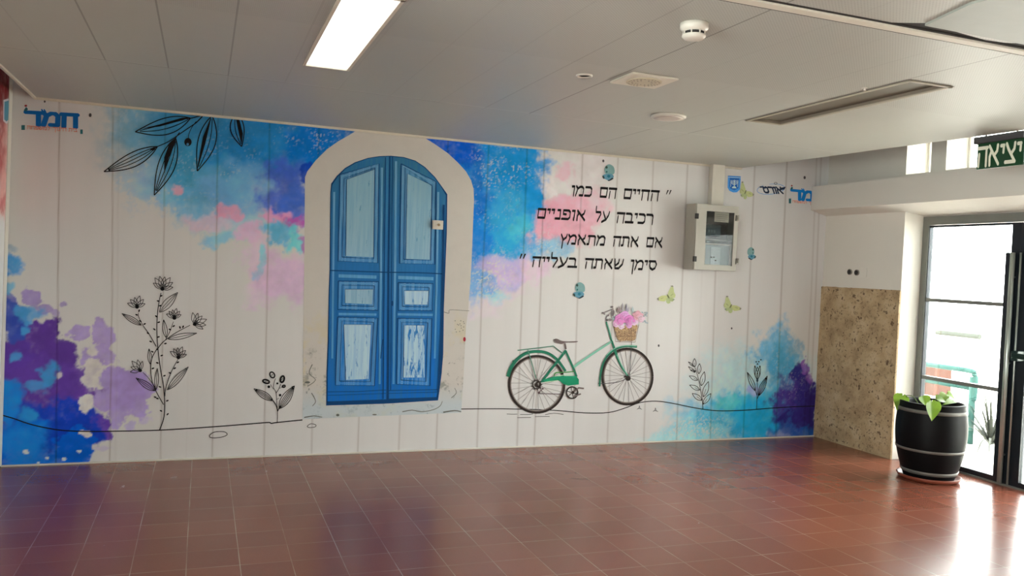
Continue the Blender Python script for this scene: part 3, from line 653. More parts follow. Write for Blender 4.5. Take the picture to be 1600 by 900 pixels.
for side, shape in (('L', lf), ('R', rt)):
    # one leaf: boards, mouldings, panels as layered print (several inks, one sheet)
    parts = []
    i0 = Ink(layer=3).poly(shape); parts.append((i0, M['door_blue']))
    mo, dk, lt = Ink(layer=4), Ink(layer=6), Ink(layer=5)
    pn = []
    for o_, in_, mm in pan[side]:
        mo.poly(o_); dk.line(o_+[o_[0]], 1.5, smooth=0); 
        lt.line(shrink(o_, 3)+[shrink(o_, 3)[0]], 1.6, smooth=0)
        mid = shrink(o_, 6.4); dk.line([mid[1], mid[2], mid[3]], 1.3, smooth=0); dk.line([mid[3], mid[0], mid[1]], .9, smooth=0)
        p_ = Ink(layer=5).poly(in_); pn.append((p_, M[mm])); dk.line([in_[3], in_[0], in_[1]], .8, smooth=0)
    if side == 'L':
        dk.line([(516.5, 422.5), (560, 424), (605, 425.5)], 1.6, smooth=4); dk.line([(512, 612), (560, 611.5), (603, 609)], 1.0, smooth=0); dk.line([(512, 617.5), (603, 614.5)], .8, smooth=0)
        dk.line([(512, 628.3), (604, 625)], 2.6, smooth=0); dk.line([(602.2, 246), (600, 425), (598.5, 623)], 1.4, smooth=0); lt.line([(596.5, 262), (595, 425), (593, 600)], 3.2, smooth=0)
        lt.line([(522, 300), (520.5, 425), (519, 560)], 3.0, smooth=0); lt.line([(529, 431), (588, 433)], 5, smooth=0); lt.line([(529, 490.5), (588, 491.5)], 3.6, smooth=0)
        dk.line([(598, 530), (596, 545), (594.5, 560)], 1.2, smooth=3)
    else:
        dk.line([(608, 425.5), (650, 426), (694, 428)], 1.6, smooth=4); dk.line([(607, 610), (683, 608.5)], 1.0, smooth=0); dk.line([(607, 614.5), (683, 612.5)], .8, smooth=0)
        dk.line([(607.5, 624), (682, 621.5)], 2.6, smooth=0); dk.line([(613, 245), (611.5, 425), (610, 610)], 1.2, smooth=0); lt.line([(618.5, 252), (617, 425), (614.5, 600)], 3.4, smooth=0)
        lt.line([(684.5, 300), (682.5, 425), (679, 560)], 3, smooth=0); lt.line([(622, 433.5), (677, 435.5)], 5, smooth=0); lt.line([(621, 491), (676, 492)], 3.6, smooth=0)
        dk.ell(612.8, 474, 1.5, 4.2); dk.line([(693, 320), (692, 425), (689.5, 520), (684.5, 612)], 3.2, smooth=3)
    lfo = i0.build('door_leaf', M['door_blue'], pd, ('left leaf of the printed blue double door', 'right leaf of the printed blue double door, with keyhole')[side == 'R'])
    # further layers of the leaf join its own mesh
    me = lfo.data
    V = [tuple(v.co) for v in me.vertices]; Fs = [tuple(p.vertices) for p in me.polygons]; mi = [0]*len(Fs)
    mats = [M['door_blue'], M['door_mould'], M['door_light'], M['door_shade']]
    for part, m in [(mo, M['door_mould']), (lt, M['door_light']), (dk, M['door_shade'])]+pn:
        if m not in mats: mats.append(m)
        b0 = len(V); V += part.v; Fs += [tuple(b0+i for i in f) for f in part.f]; mi += [mats.index(m)]*len(part.f)
    me2 = bpy.data.meshes.new('door_leaf'); me2.from_pydata(V, [], Fs)
    for m in mats: me2.materials.append(m)
    me2.polygons.foreach_set('material_index', mi); lfo.data = me2
c1 = T(465, 430, 3.914); CRK = pigment('crack_print', (92, 92, 84))
for pts, w in (([(895, 225), (925, 232), (930, 212), (1000, 215), (1050, 218)], .9), ([(640, 835), (700, 825), (760, 835), (830, 822), (870, 800), (885, 770)], 1.4), ([(890, 838), (960, 828), (1000, 835)], 2.2),
               ([(40, 870), (100, 860), (150, 868)], 1.6), ([(90, 545), (70, 600), (110, 640), (60, 680)], 1.4), ([(85, 720), (110, 770), (90, 800)], 1.4), ([(940, 750), (970, 720), (960, 690)], 1.2)):
    Ink(c1, 2).line(pts, w, w*.6, smooth=3).build('plaster_crack', CRK, pd)
for (x, y, rx, ry) in ((245, 855, 10, 8), (470, 852, 14, 4), (60, 655, 16, 7)): Ink(c1, 2).ell(x, y, rx, ry).build('plaster_chip', CRK, pd)
for _ in range(14): Ink(c1, 2).ell(random.uniform(940, 1020), random.uniform(275, 350), 3, 3, n=8).build('plaster_chip', CRK, pd)
Ink(c1, 2).ell(1020, 392, 8, 14).build('red_mark', pigment('red_print', (140, 40, 50)), pd)

# --- ground line
gl = Ink(layer=2)
gl.line([(3, 648.5), (22, 654), (45, 662), (70, 668), (100, 672.5), (140, 674), (190, 673.5), (250, 672), (330, 667), (400, 661.5), (420, 660), (424, 661.5), (433, 660), (472.5, 656)], 1.7, smooth=4)
gl.line([(720.5, 639), (760, 638.7), (800, 638.9), (865, 641), (912, 645), (950, 644.5), (975, 638), (1000, 629), (1025, 626.8), (1050, 630), (1087, 637.5), (1120, 641.7), (1162, 641), (1200, 638), (1240, 635.5), (1273, 634.5)], 1.35, smooth=4)
gl.build('ground_line', BK, mural, 'thin black hand-drawn ground line')
st = Ink(layer=2); st.line([(327, 681), (335, 675), (350, 674.5), (355, 679), (346, 683), (332, 684)], 1.1, smooth=4, closed=True); st.build('drawn_stone', BK, mural, 'larger outlined pebble under the ground line')
st = Ink(layer=2); st.line([(480, 666), (486, 662), (493.5, 664), (492, 667), (484, 668)], .9, smooth=4, closed=True); st.build('drawn_stone', BK, mural, 'smaller outlined pebble beside the printed doorway')
for x, y in ((999, 637.5), (1024, 641)):
    g = Ink(layer=2); g.line([(x-4, y+2), (x-1, y), (x, y-4)], .8, smooth=0); g.line([(x, y-3), (x+1, y+1), (x+4, y+2)], .8, smooth=0); g.line([(x-2, y+1), (x+2, y+.5)], .7, smooth=0)
    g.build('drawn_grass_tuft', GR, mural)

def leafshape(i, base, tip, w, veins=2, lw=1.1, bend=0.0, w_tip=None):
    lw *= 1.2
    """outlined leaf from base to tip with half width w"""
    b, t = np.array(base, float), np.array(tip, float); d = t-b; n = np.array([-d[1], d[0]]); n = n/(np.hypot(*n)+1e-9)
    def at(u, s): return tuple(b+d*u+n*(s*w*math.sin(math.pi*u**.85)+bend*math.sin(math.pi*u)))
    us = [0, .12, .3, .5, .7, .88, 1]
    for s in (1, -1): i.line([at(u, s) for u in us], lw, smooth=4)
    for v in range(veins):
        s = (v+1)/(veins+1)*2-1
        i.line([at(u, s*.9) for u in (.05, .3, .6, .92)], lw*.75, smooth=4)
# --- leafy branch hanging from the top
t3 = T(150, 150, 5.624)
br = Ink(t3, 2)
br.line([(945, 168), (880, 235), (800, 290), (720, 345), (640, 400), (540, 445)], 1.8, 1.3); br.line([(950, 165), (860, 190), (800, 205)], 1.8, 1.4)
br.line([(880, 225), (840, 280), (815, 340), (812, 375)], 1.0); br.line([(1000, 175), (1012, 190)], 2)
br.line([(735, 320), (700, 370), (690, 400)], 1.4)
broot = br.build('drawn_leaf_branch', BK, mural, 'black line drawing of a leafy branch hanging from the top')
def lf_(base, tip, w, v=3, bend=0, fill=None, l=1.35):
    i = Ink(t3, 2); 
    i2 = Ink(lambda x, y: (x, y), 2); a = t3(*base); b = t3(*tip); leafshape(i2, a, b, w/5.624, v, l, bend/5.624)
    if fill:
        q = [t3(*p) for p in fill]; i2.rawpoly(q)
    i2.build('drawn_leaf', BK, broot)
lf_((830, 195), (345, 315), 72, 2, -18, [(830, 190), (760, 190), (560, 250), (400, 290), (560, 268), (760, 215)])
lf_((540, 445), (70, 665), 62, 3, -14, [(545, 440), (470, 470), (500, 480)])
lf_((700, 370), (512, 872), 74, 3, -10, [(705, 365), (640, 430), (600, 540), (600, 680), (640, 540), (690, 430)])
lf_((1020, 175), (890, 660), 78, 2, -14, [(1012, 178), (940, 360), (895, 600), (890, 650), (960, 420), (1000, 250)])
lf_((1230, 150), (1280, 445), 60, 2, 12, [(1228, 190), (1250, 300), (1278, 430), (1290, 330), (1258, 200)])
bb = Ink(t3, 2); bb.ell(808, 405, 32, 36); bb.build('drawn_berry', BK, broot)
Ink(t3, 3).ell(806, 425, 11, 12).build('drawn_berry', pigment('berry_blue', (80, 130, 160)), broot, 'light spot in the berry')

# --- flower stalk, left
t4 = T(180, 420, 3.4615)
fl = Ink(t4, 2)
fl.line([(240, 872), (262, 810), (268, 740), (262, 640), (245, 540), (232, 440), (225, 330), (230, 230), (240, 165), (248, 130)], 1.6, 1.1); fl.line([(228, 430), (200, 480), (192, 540), (200, 610), (225, 670), (262, 735)], 1.3)
fl.line([(222, 420), (185, 355), (150, 305), (128, 262), (125, 238)], 1.2, .8); fl.line([(225, 440), (260, 395), (330, 345), (405, 305)], 1.3, .9); fl.line([(272, 385), (295, 340), (315, 285)], 1.0, .8)
fl.line([(268, 690), (275, 640), (298, 570), (325, 515), (340, 490)], 1.2, .9); fl.line([(215, 640), (180, 590), (150, 560)], .9, .7)
rnd = random.Random(3)
for (x, y, a) in ((236, 175, 2.6), (240, 200, .6), (226, 260, 3.4), (232, 290, .4), (216, 330, 3.3), (230, 370, .3), (248, 470, .4), (232, 510, 2.8), (262, 580, .2), (246, 640, 2.9), (278, 715, .2), (252, 770, 3.0), (280, 790, -.5), (155, 300, .2), (140, 285, 3.2), (182, 350, 3.0), (196, 395, 2.9), (312, 312, 0), (300, 330, 3), (365, 318, -1), (268, 405, .5), (205, 450, 3), (200, 540, .3), (300, 565, 3.0), (318, 540, .1), (335, 508, 0), (220, 695, 2.8), (232, 702, 2.6), (128, 232, -1.2), (120, 250, 2.8), (245, 148, 0.2), (352, 322, -2)):
    dx, dy = math.cos(a)*7, math.sin(a)*5-4; fl.ell(x+dx*.6, y+dy*.6, 8, 4, math.atan2(dy, dx), 10)
fr = fl.build('drawn_flower_stalk', BK, mural, 'black line drawing of a tall stalk with six daisy-like flowers')
def daisy(cx, cy, r, a0, a1, n, rot=0):
    i = Ink(layer=2); c = np.array(t4(cx, cy))
    for q in range(n):
        a = math.radians(a0+(a1-a0)*q/(n-1)); rr = r*(1-.12*abs(q-(n-1)/2)/((n-1)/2))*(.92+.16*((q*7) % 3)/2)/3.4615
        tip = c+np.array([math.cos(a), -math.sin(a)])*rr; leafshape(i, c, tip, rr*.19, 0, .75)
    i.ell(c[0], c[1]+.5, 3.0, 2.6); i.build('drawn_flower', BK, fr)
daisy(255, 108, 72, 8, 148, 7); daisy(118, 205, 58, 20, 160, 6); daisy(320, 265, 50, 25, 155, 6); daisy(430, 298, 66, -32, 100, 6); daisy(342, 478, 58, 18, 145, 6); daisy(135, 548, 62, 75, 190, 5)
for b_, t_, w_, v_ in (((240, 235), (338, 128), 22, 2), ((142, 305), (36, 242), 14, 2), ((285, 380), (442, 348), 14, 1), ((275, 372), (262, 275), 12, 1), ((215, 660), (112, 590), 16, 2), ((220, 655), (228, 538), 11, 1), ((190, 515), (183, 432), 11, 1), ((282, 655), (396, 530), 18, 2)):
    i = Ink(layer=2); leafshape(i, t4(*b_), t4(*t_), w_/3.4615, v_, .8); i.build('drawn_leaf', BK, fr)
# --- berry sprig beside the printed doorway
t5 = T(380, 560, 7.5)
sp_ = Ink(t5, 2); sp_.line([(398, 745), (402, 620), (392, 500), (385, 400), (355, 340), (365, 270), (380, 235)], 1.0, .7); sp_.line([(385, 405), (415, 360), (440, 300)], .9); sp_.line([(402, 620), (385, 550), (350, 495)], 1.2, 1.6); sp_.line([(402, 620), (425, 575), (440, 555)], 1.4); sp_.line([(355, 360), (318, 305)], .7, smooth=0); sp_.line([(392, 480), (420, 465)], .6, smooth=0); sp_.line([(418, 350), (455, 340)], .6, smooth=0)
spo = sp_.build('drawn_berry_sprig', BK, mural, 'black line drawing of a low sprig with berries and two leaves')
for (cx, cy, rx, ry, ro, hole) in ((340, 193, 34, 46, -.5, .55), (268, 270, 48, 25, .25, .6), (458, 243, 32, 56, .25, .34), (475, 326, 25, 18, -.3, .4), (300, 332, 16, 16, 0, 0), (400, 293, 12, 12, 0, 0), (432, 430, 15, 15, 0, 0)):
    i = Ink(t5, 2)
    if hole: i.ring(cx, cy, rx*(1+hole)/2, ry*(1+hole)/2, rx*(1-hole)/7.5*1.0, rot=ro); i.line([(cx-rx*.4, cy+ry*.2), (cx+rx*.3, cy-ry*.2)], .7, smooth=0)
    else: i.ell(cx, cy, rx, ry)
    i.build('drawn_berry', BK, spo)
i = Ink(layer=2); leafshape(i, t5(350, 495), t5(125, 355), 38/7.5, 3, .9); i.build('drawn_leaf', BK, spo)
i = Ink(layer=2); leafshape(i, t5(420, 590), t5(600, 320), 52/7.5, 4, .9); i.poly([t5(560, 330), t5(600, 318), t5(600, 345)]); i.build('drawn_leaf', BK, spo)
# --- two small plants at lower right
t8 = T(1050, 540, 7.5)
g8 = Ink(t8, 2); g8.line([(360, 750), (355, 650), (335, 530), (310, 400), (285, 310), (262, 240)], 1.0, .7); g8.line([(358, 690), (365, 685)], .8, smooth=0)
p8 = g8.build('drawn_leaf_sprig', BK, mural, 'black line drawing of a sprig with paired leaves, right of the bicycle')
for b_, t_, w_ in (((262, 250), (262, 150), 20), ((312, 330), (322, 210), 22), ((340, 470), (378, 305), 28), ((365, 600), (425, 420), 30), ((365, 685), (455, 560), 26), ((300, 405), (200, 355), 20), ((325, 520), (205, 462), 22), ((348, 640), (235, 560), 26), ((270, 315), (190, 245), 12), ((255, 245), (190, 190), 9), ((278, 300), (215, 290), 9)):
    i = Ink(layer=2); leafshape(i, t8(*b_), t8(*t_), w_/7.5, 0, .7); i.line([t8(*b_), ((t8(*b_)[0]+t8(*t_)[0])/2, (t8(*b_)[1]+t8(*t_)[1])/2)], .5, smooth=0); i.build('drawn_leaf', BK, p8)
g8 = Ink(t8, 2); g8.line([(988, 750), (995, 600), (998, 400)], 1.0, .9); g8.line([(995, 585), (965, 500)], .9, smooth=0); g8.line([(998, 620), (1020, 570)], 1.1, smooth=0); g8.ell(998, 405, 12, 22)
p9 = g8.build('drawn_tulip_sprig', pigment('deep_blue_ink', (34, 58, 70)), mural, 'dark line drawing of a tulip-like flower with two leaves')
for b_, t_, w_, v_ in (((998, 400), (968, 240), 18, 0), ((998, 400), (1032, 240), 18, 0), ((998, 400), (1000, 250), 26, 0), ((975, 530), (880, 312), 26, 1), ((1010, 590), (1115, 355), 30, 3)):
    i = Ink(layer=2); leafshape(i, t8(*b_), t8(*t_), w_/7.5, v_, .8); i.build('drawn_leaf', BK, p9)
i = Ink(t8, 2)
for q in ((970, 242), (1028, 242), (985, 190), (1015, 188), (1000, 215), (1040, 165)): i.ell(q[0], q[1], 9, 8, 0, 8)
i.build('drawn_stamens', BK, p9)

# --- bicycle
z1 = T(780, 520, 6.4286); z2 = T(900, 460, 5.0)
GRN = pigment('bicycle_green', (34, 98, 74)); GRL = pigment('bicycle_light_green', (112, 160, 138)); TYR = pigment('tyre_black', (44, 36, 32)); RIM = pigment('rim_brown_grey', (120, 108, 100)); SPK = pigment('spoke_grey', (122, 114, 110)); SAD = pigment('saddle_brown', (98, 84, 80))
fm = Ink(z1, 4)
fm.line([(670, 175), (600, 265), (520, 365), (430, 485)], 4.0, 3.6, smooth=0); fm.line([(665, 178), (710, 280), (750, 370), (775, 440)], 3.0, 3.4, smooth=0)
fm.line([(410, 492), (500, 478), (610, 470)], 2.6, smooth=0)
bike = fm.build('printed_bicycle', GRN, mural, 'printed green bicycle with a flower basket')
fm = Ink(z2, 4)
fm.line([(235, 215), (258, 290), (278, 365), (305, 440)], 2.6, 3.4, smooth=3); fm.line([(300, 430), (325, 500), (358, 570), (408, 642)], 4.4, 2.4, smooth=4)
fm.build('fork', GRN, bike, 'green steering tube and front fork')
i = Ink(z1, 4); i.line([(748, 345), (825, 287), (900, 235)], 3.4, smooth=0); i.tf = z2; i.line([(-2, 552), (130, 462), (275, 368)], 3.6, 3.2, smooth=0); i.build('down_tube', GRL, bike, 'light green tube')
i = Ink(z2, 5); i.line([(240, 222), (262, 295), (282, 362)], 1.0, smooth=0); i.build('fork_highlight', GRL, bike); i = Ink(z2, 5); i.line([(318, 470), (350, 545), (398, 625)], 1.3, smooth=3); i.build('fork_highlight', GRL, bike)
def wheel(cx, cy, rx, ry, lab, hub, n=26):
    i = Ink(layer=3); i.ring(cx, cy, rx-1.9, ry-1.9, 3.7); o = i.build('wheel', TYR, bike, lab)
    i = Ink(layer=2); i.ring(cx, cy, rx-4.5, ry-4.5, 1.7); i.build('rim', RIM, o)
    i = Ink(layer=2)
    for q in range(n):
        a = 2*math.pi*q/n+.05; b = a+(.35 if q % 2 else -.35)
        i.line([(cx+hub*math.cos(b), cy+hub*math.sin(b)), (cx+(rx-5)*math.cos(a), cy+(ry-5)*math.sin(a))], .62, smooth=0)
    i.build('spokes', SPK, o); return o
w1 = wheel(838.3, 600.4, 45, 46, 'rear wheel of the printed bicycle', 5)
w2 = wheel(980, 588.3, 41, 45.3, 'front wheel of the printed bicycle', 3)
i = Ink(z1, 4); i.ring(375, 520, 40, 42, 1.4); i.ring(392, 516, 18, 24, 3.0); i.ell(370, 524, 18, 20); 
for q in range(9): i.ell(375+50*math.cos(q*.7), 520+52*math.sin(q*.7), 6, 6, 0, 8)
i.build('cogs', TYR, w1)
i = Ink(z2, 4); i.ell(405, 655, 20, 20); i.ell(385, 640, 12, 8); i.build('hub', TYR, w2)
i = Ink(z1, 4); i.line([(85, 440), (112, 360), (160, 285), (230, 225), (300, 195), (380, 187), (460, 196), (530, 228), (590, 280), (635, 340), (665, 385)], 5.6, 3.6); i.poly([(132, 275), (185, 278), (160, 300), (130, 312)]); i.build('fender', GRN, bike, 'green rear mudguard')
i = Ink(z2, 4); i.line([(183, 718), (188, 640), (205, 555), (240, 485), (300, 430), (380, 405), (475, 408)], 2.4, 3.6); i.build('fender', GRN, bike, 'green front mudguard')
i = Ink(z2, 4); i.line([(230, 480), (300, 422), (380, 400), (470, 404)], 1.3); i.build('fender_highlight', GRL, bike)
i = Ink(z1, 5); i.line([(182, 176), (360, 155), (540, 133), (590, 172), (650, 215)], 1.7, smooth=0); i.line([(292, 190), (330, 320), (368, 455)], 1.5, smooth=0); i.line([(285, 170), (292, 195)], 1.4, smooth=0); i.build('rear_rack', pigment('rack_green', (74, 110, 92)), bike, 'rear carrier rack')
i = Ink(z1, 5); i.poly([(548, 72), (560, 60), (585, 62), (625, 80), (690, 86), (780, 83), (782, 92), (745, 98), (660, 100), (625, 112), (590, 106), (565, 96)], 3); so_ = i.build('saddle', SAD, bike, 'brown saddle')
i = Ink(z1, 5); i.line([(656, 104), (664, 135), (668, 165)], 2.4, smooth=0); i.build('seat_post', SAD, so_)
i = Ink(z1, 5); i.poly([(440, 470), (545, 438), (640, 432), (770, 432), (797, 468), (797, 518), (690, 530), (640, 512), (600, 478), (450, 492)]); cg = i.build('chain_guard', pigment('guard_green', (28, 122, 86)), bike, 'solid green chain guard')
i = Ink(z1, 6); i.line([(548, 436), (556, 410), (580, 398), (660, 396), (755, 386)], 1.6, smooth=3); i.build('chain_guard_rail', pigment('rail_green', (60, 120, 60)), cg); 
i = Ink(z1, 6); i.line([(575, 432), (640, 424), (750, 416)], 1.1, smooth=0); i.line([(455, 494), (590, 478)], 1.1, smooth=0); i.build('guard_highlight', pigment('pale_green_line', (170, 190, 160)), cg)
i = Ink(z1, 5); i.ring(730, 600, 56, 58, 2.2); i.ell(738, 598, 16, 16)
for q in range(6): i.line([(730, 600), (730+52*math.cos(q*1.047+.3), 600+54*math.sin(q*1.047+.3))], 1.1, smooth=0)
ck = i.build('crank', TYR, bike, 'chainring and cranks')
i = Ink(z1, 5); i.line([(740, 600), (792, 556)], 1.8, smooth=0); i.line([(790, 552), (848, 558)], 2.4, smooth=0); i.line([(750, 640), (782, 625), (818, 612)], 2.2, smooth=0); i.build('pedals', SAD, ck)
i = Ink(z1, 4); i.line([(405, 545), (435, 562), (392, 600), (410, 610), (520, 612), (620, 616)], 1.2, smooth=0); i.ell(436, 560, 9, 9); i.ell(398, 602, 12, 10); i.build('derailleur', pigment('derailleur_grey', (86, 70, 70)), bike)
i = Ink(z2, 4); i.line([(432, 368), (425, 500), (416, 640)], .9, smooth=0); i.line([(188, 697), (260, 693), (330, 683), (400, 655)], 1.1, smooth=3); i.line([(172, 696), (200, 697)], 1.1, smooth=0); i.build('stays', GR, bike)
i = Ink(z2, 4); i.line([(206, 147), (250, 128), (292, 112)], 1.6, smooth=0); i.line([(203, 143), (225, 155)], 2.4, smooth=0); i.line([(236, 218), (232, 185), (262, 150)], 1.2, smooth=3); i.ell(285, 145, 14, 26, .2); i.ell(265, 198, 13, 11); i.ell(240, 200, 8, 10); i.ell(278, 98, 12, 8); i.ell(250, 165, 9, 6); i.build('handlebar', pigment('handlebar_grey_brown', (104, 94, 92)), bike, 'grey brown handlebar with lamp and bell')
k = N('wicker_print'); P = k.pos()[0]
wk = k.noise(P, 90, 3, .7, (1, 1, 1.8)); k.col(k.ramp(wk, [(.38, tuple(ink((92, 66, 48)))), (.5, tuple(ink((146, 112, 78)))), (.64, tuple(ink((186, 158, 110))))])); k.set(.45); WICK = k.m
i = Ink(z2, 4); i.poly([(298, 238), (388, 244), (476, 238), (468, 300), (456, 358), (390, 362), (328, 358), (310, 300)], 3); bs = i.build('basket', WICK, bike, 'brown wicker basket')
i = Ink(z2, 5); i.line([(288, 236), (300, 300), (306, 368), (460, 372), (474, 300), (488, 236)], .8, smooth=0); i.line([(302, 326), (462, 328)], .8, smooth=0); i.line([(430, 240), (428, 372)], .8, smooth=0); i.line([(340, 372), (345, 364)], .8, smooth=0); i.build('basket_wire', pigment('basket_wire_brown', (110, 84, 66)), bs)
fb = Ink(z2, 5)
rnd = random.Random(5)
def blossom(cx, cy, r, c, nm):
    i = Ink(z2, 6); pts = [(cx+r*(1+.16*math.sin(5*a+cx))*math.cos(a), cy+r*.9*(1+.12*math.cos(4*a))*math.sin(a)) for a in [2*math.pi*q/22 for q in range(22)]]; i.poly(pts)
    o = i.build(nm, pigment('petal_print', c), bs, None)
    j = Ink(z2, 7); 
    for q in range(4): j.ring(cx+rnd.uniform(-.2, .2)*r, cy+rnd.uniform(-.2, .2)*r, r*(.3+.15*q), r*(.26+.13*q), .8, rnd.uniform(0, 180), rnd.uniform(200, 330))
    j.build('petal_folds', pigment('petal_fold_print', tuple(int(x*.86) for x in c)), o); return o
for b_, t_, c in (((350, 150), (330, 88), (134, 120, 120)), ((362, 145), (362, 62), (140, 132, 134)), ((385, 150), (395, 70), (132, 124, 134)), ((395, 150), (410, 96), (150, 140, 150)), ((330, 150), (318, 98), (124, 106, 104)), ((440, 150), (440, 90), (150, 160, 158))):
    i = Ink(z2, 5); a, b = np.array(b_, float), np.array(t_, float); d = b-a; n = np.array([-d[1], d[0]])/np.hypot(*d)*9
    i.poly([tuple(a), tuple(a+d*.45+n), tuple(b), tuple(a+d*.45-n)]); i.build('petal', pigment('mauve_grey_petal', c), bs)
i = Ink(z2, 5)
for q in range(16): i.ell(rnd.uniform(510, 555), rnd.uniform(140, 235), rnd.uniform(4, 9), rnd.uniform(4, 8), rnd.uniform(0, 3), 8)
for q in range(8): i.ell(rnd.uniform(285, 305), rnd.uniform(150, 215), rnd.uniform(5, 9), rnd.uniform(4, 8), rnd.uniform(0, 3), 8)
i.build('small_leaves', pigment('grey_teal_leaf_print', (136, 146, 148)), bs)
blossom(480, 165, 40, (206, 150, 158), 'blossom'); blossom(505, 190, 30, (210, 170, 176), 'blossom'); blossom(378, 172, 44, (200, 146, 186), 'blossom'); blossom(340, 198, 46, (194, 120, 168), 'blossom'); blossom(415, 200, 42, (194, 116, 168), 'blossom'); blossom(452, 212, 32, (212, 168, 196), 'blossom'); blossom(310, 232, 26, (212, 164, 190), 'blossom'); blossom(350, 246, 28, (216, 176, 196), 'blossom'); blossom(412, 240, 26, (206, 150, 186), 'blossom')
for q in ([(75, 815), (130, 817), (182, 816)], [(208, 820), (290, 820), (340, 814)], [(460, 822), (550, 808), (645, 820)], [(180, 853), (250, 851), (318, 850)], [(358, 842), (430, 840), (505, 840)]):
    Ink(z1, 2).line(q, .9, smooth=3).build('drawn_ground_stroke', GR, mural)

# --- butterflies
def butterfly(tf, shapes, lab, sm=3):
    root = None
    for (pts, c, lay) in shapes:
        i = Ink(tf, lay); i.poly(pts, sm)
        if root is None: root = i.build('printed_butterfly', pigment('butterfly_wing', c), mural, lab)
        else: i.build('wing_marking', pigment('butterfly_marking', c), root)
def blue_b(tf, lab, flip=1):
    f = (lambda x, y: tf(900-x, y)) if flip < 0 else tf
    butterfly(f, [([(300, 330), (360, 260), (450, 235), (560, 300), (600, 400), (590, 520), (500, 560), (330, 540), (290, 440)], (108, 138, 134), 2),
                  ([(220, 600), (300, 545), (480, 530), (570, 600), (540, 680), (420, 740), (290, 690), (240, 670)], (84, 124, 140), 3),
                  ([(310, 330), (350, 290), (385, 330), (350, 375)], (56, 76, 68), 4), ([(325, 470), (350, 440), (380, 470), (350, 505)], (40, 84, 84), 4), ([(215, 620), (250, 590), (285, 640), (270, 695), (240, 670)], (44, 62, 60), 4),
                  ([(380, 735), (430, 760), (560, 690), (520, 660), (440, 715)], (40, 52, 58), 4), ([(360, 610), (410, 560), (470, 600), (420, 660)], (36, 100, 116), 4)], lab)
blue_b(T(930, 245, 20), 'blue green printed butterfly above the quotation'); blue_b(lambda x, y: (885+(x-10)/20.5, 435+(y-110)/20.5), 'blue green printed butterfly below the quotation'); blue_b(lambda x, y: (1160+(x*.82-70)/22.5*.95, 380+(y*.86-60)/22.5), 'small blue printed butterfly right of the metal cabinet', -1)
def yel(tf, lab):
    butterfly(tf, [([(455, 430), (470, 360), (520, 240), (565, 150), (625, 150), (650, 230), (660, 330), (705, 420), (690, 500), (620, 520), (540, 500), (480, 480)], (160, 164, 116), 2),
                   ([(440, 440), (380, 430), (280, 440), (180, 490), (130, 540), (175, 590), (260, 610), (360, 620), (420, 570), (460, 490)], (166, 168, 114), 2),
                   ([(450, 480), (540, 500), (640, 525), (670, 570), (610, 625), (550, 610), (540, 670), (470, 695), (420, 650), (410, 570)], (150, 158, 112), 2),
                   ([(430, 400), (465, 405), (505, 470), (520, 520), (495, 525), (450, 470)], (104, 106, 72), 3), ([(550, 130), (620, 120), (640, 165), (575, 165)], (122, 118, 104), 3), ([(120, 530), (175, 500), (190, 560), (160, 590)], (128, 124, 106), 3),
                   ([(600, 560), (655, 530), (680, 560), (625, 605)], (128, 136, 110), 3), ([(545, 430), (620, 370), (640, 390), (560, 450)], (138, 144, 98), 3), ([(240, 520), (330, 490), (335, 505), (245, 545)], (140, 144, 98), 3)], lab, 0)
yel(T(1020, 440, 20), 'yellow green printed butterfly right of the basket'); yel(lambda x, y: (1165-(x*.95+40)/20+1, 455+(y*.95+30)/20), 'yellow green printed butterfly under the metal cabinet')
yel(lambda x, y: (1182.5-(x*.9)/20*.85, 283+(y-110)/20*.98), 'yellow green printed butterfly beside the blue shield emblem')

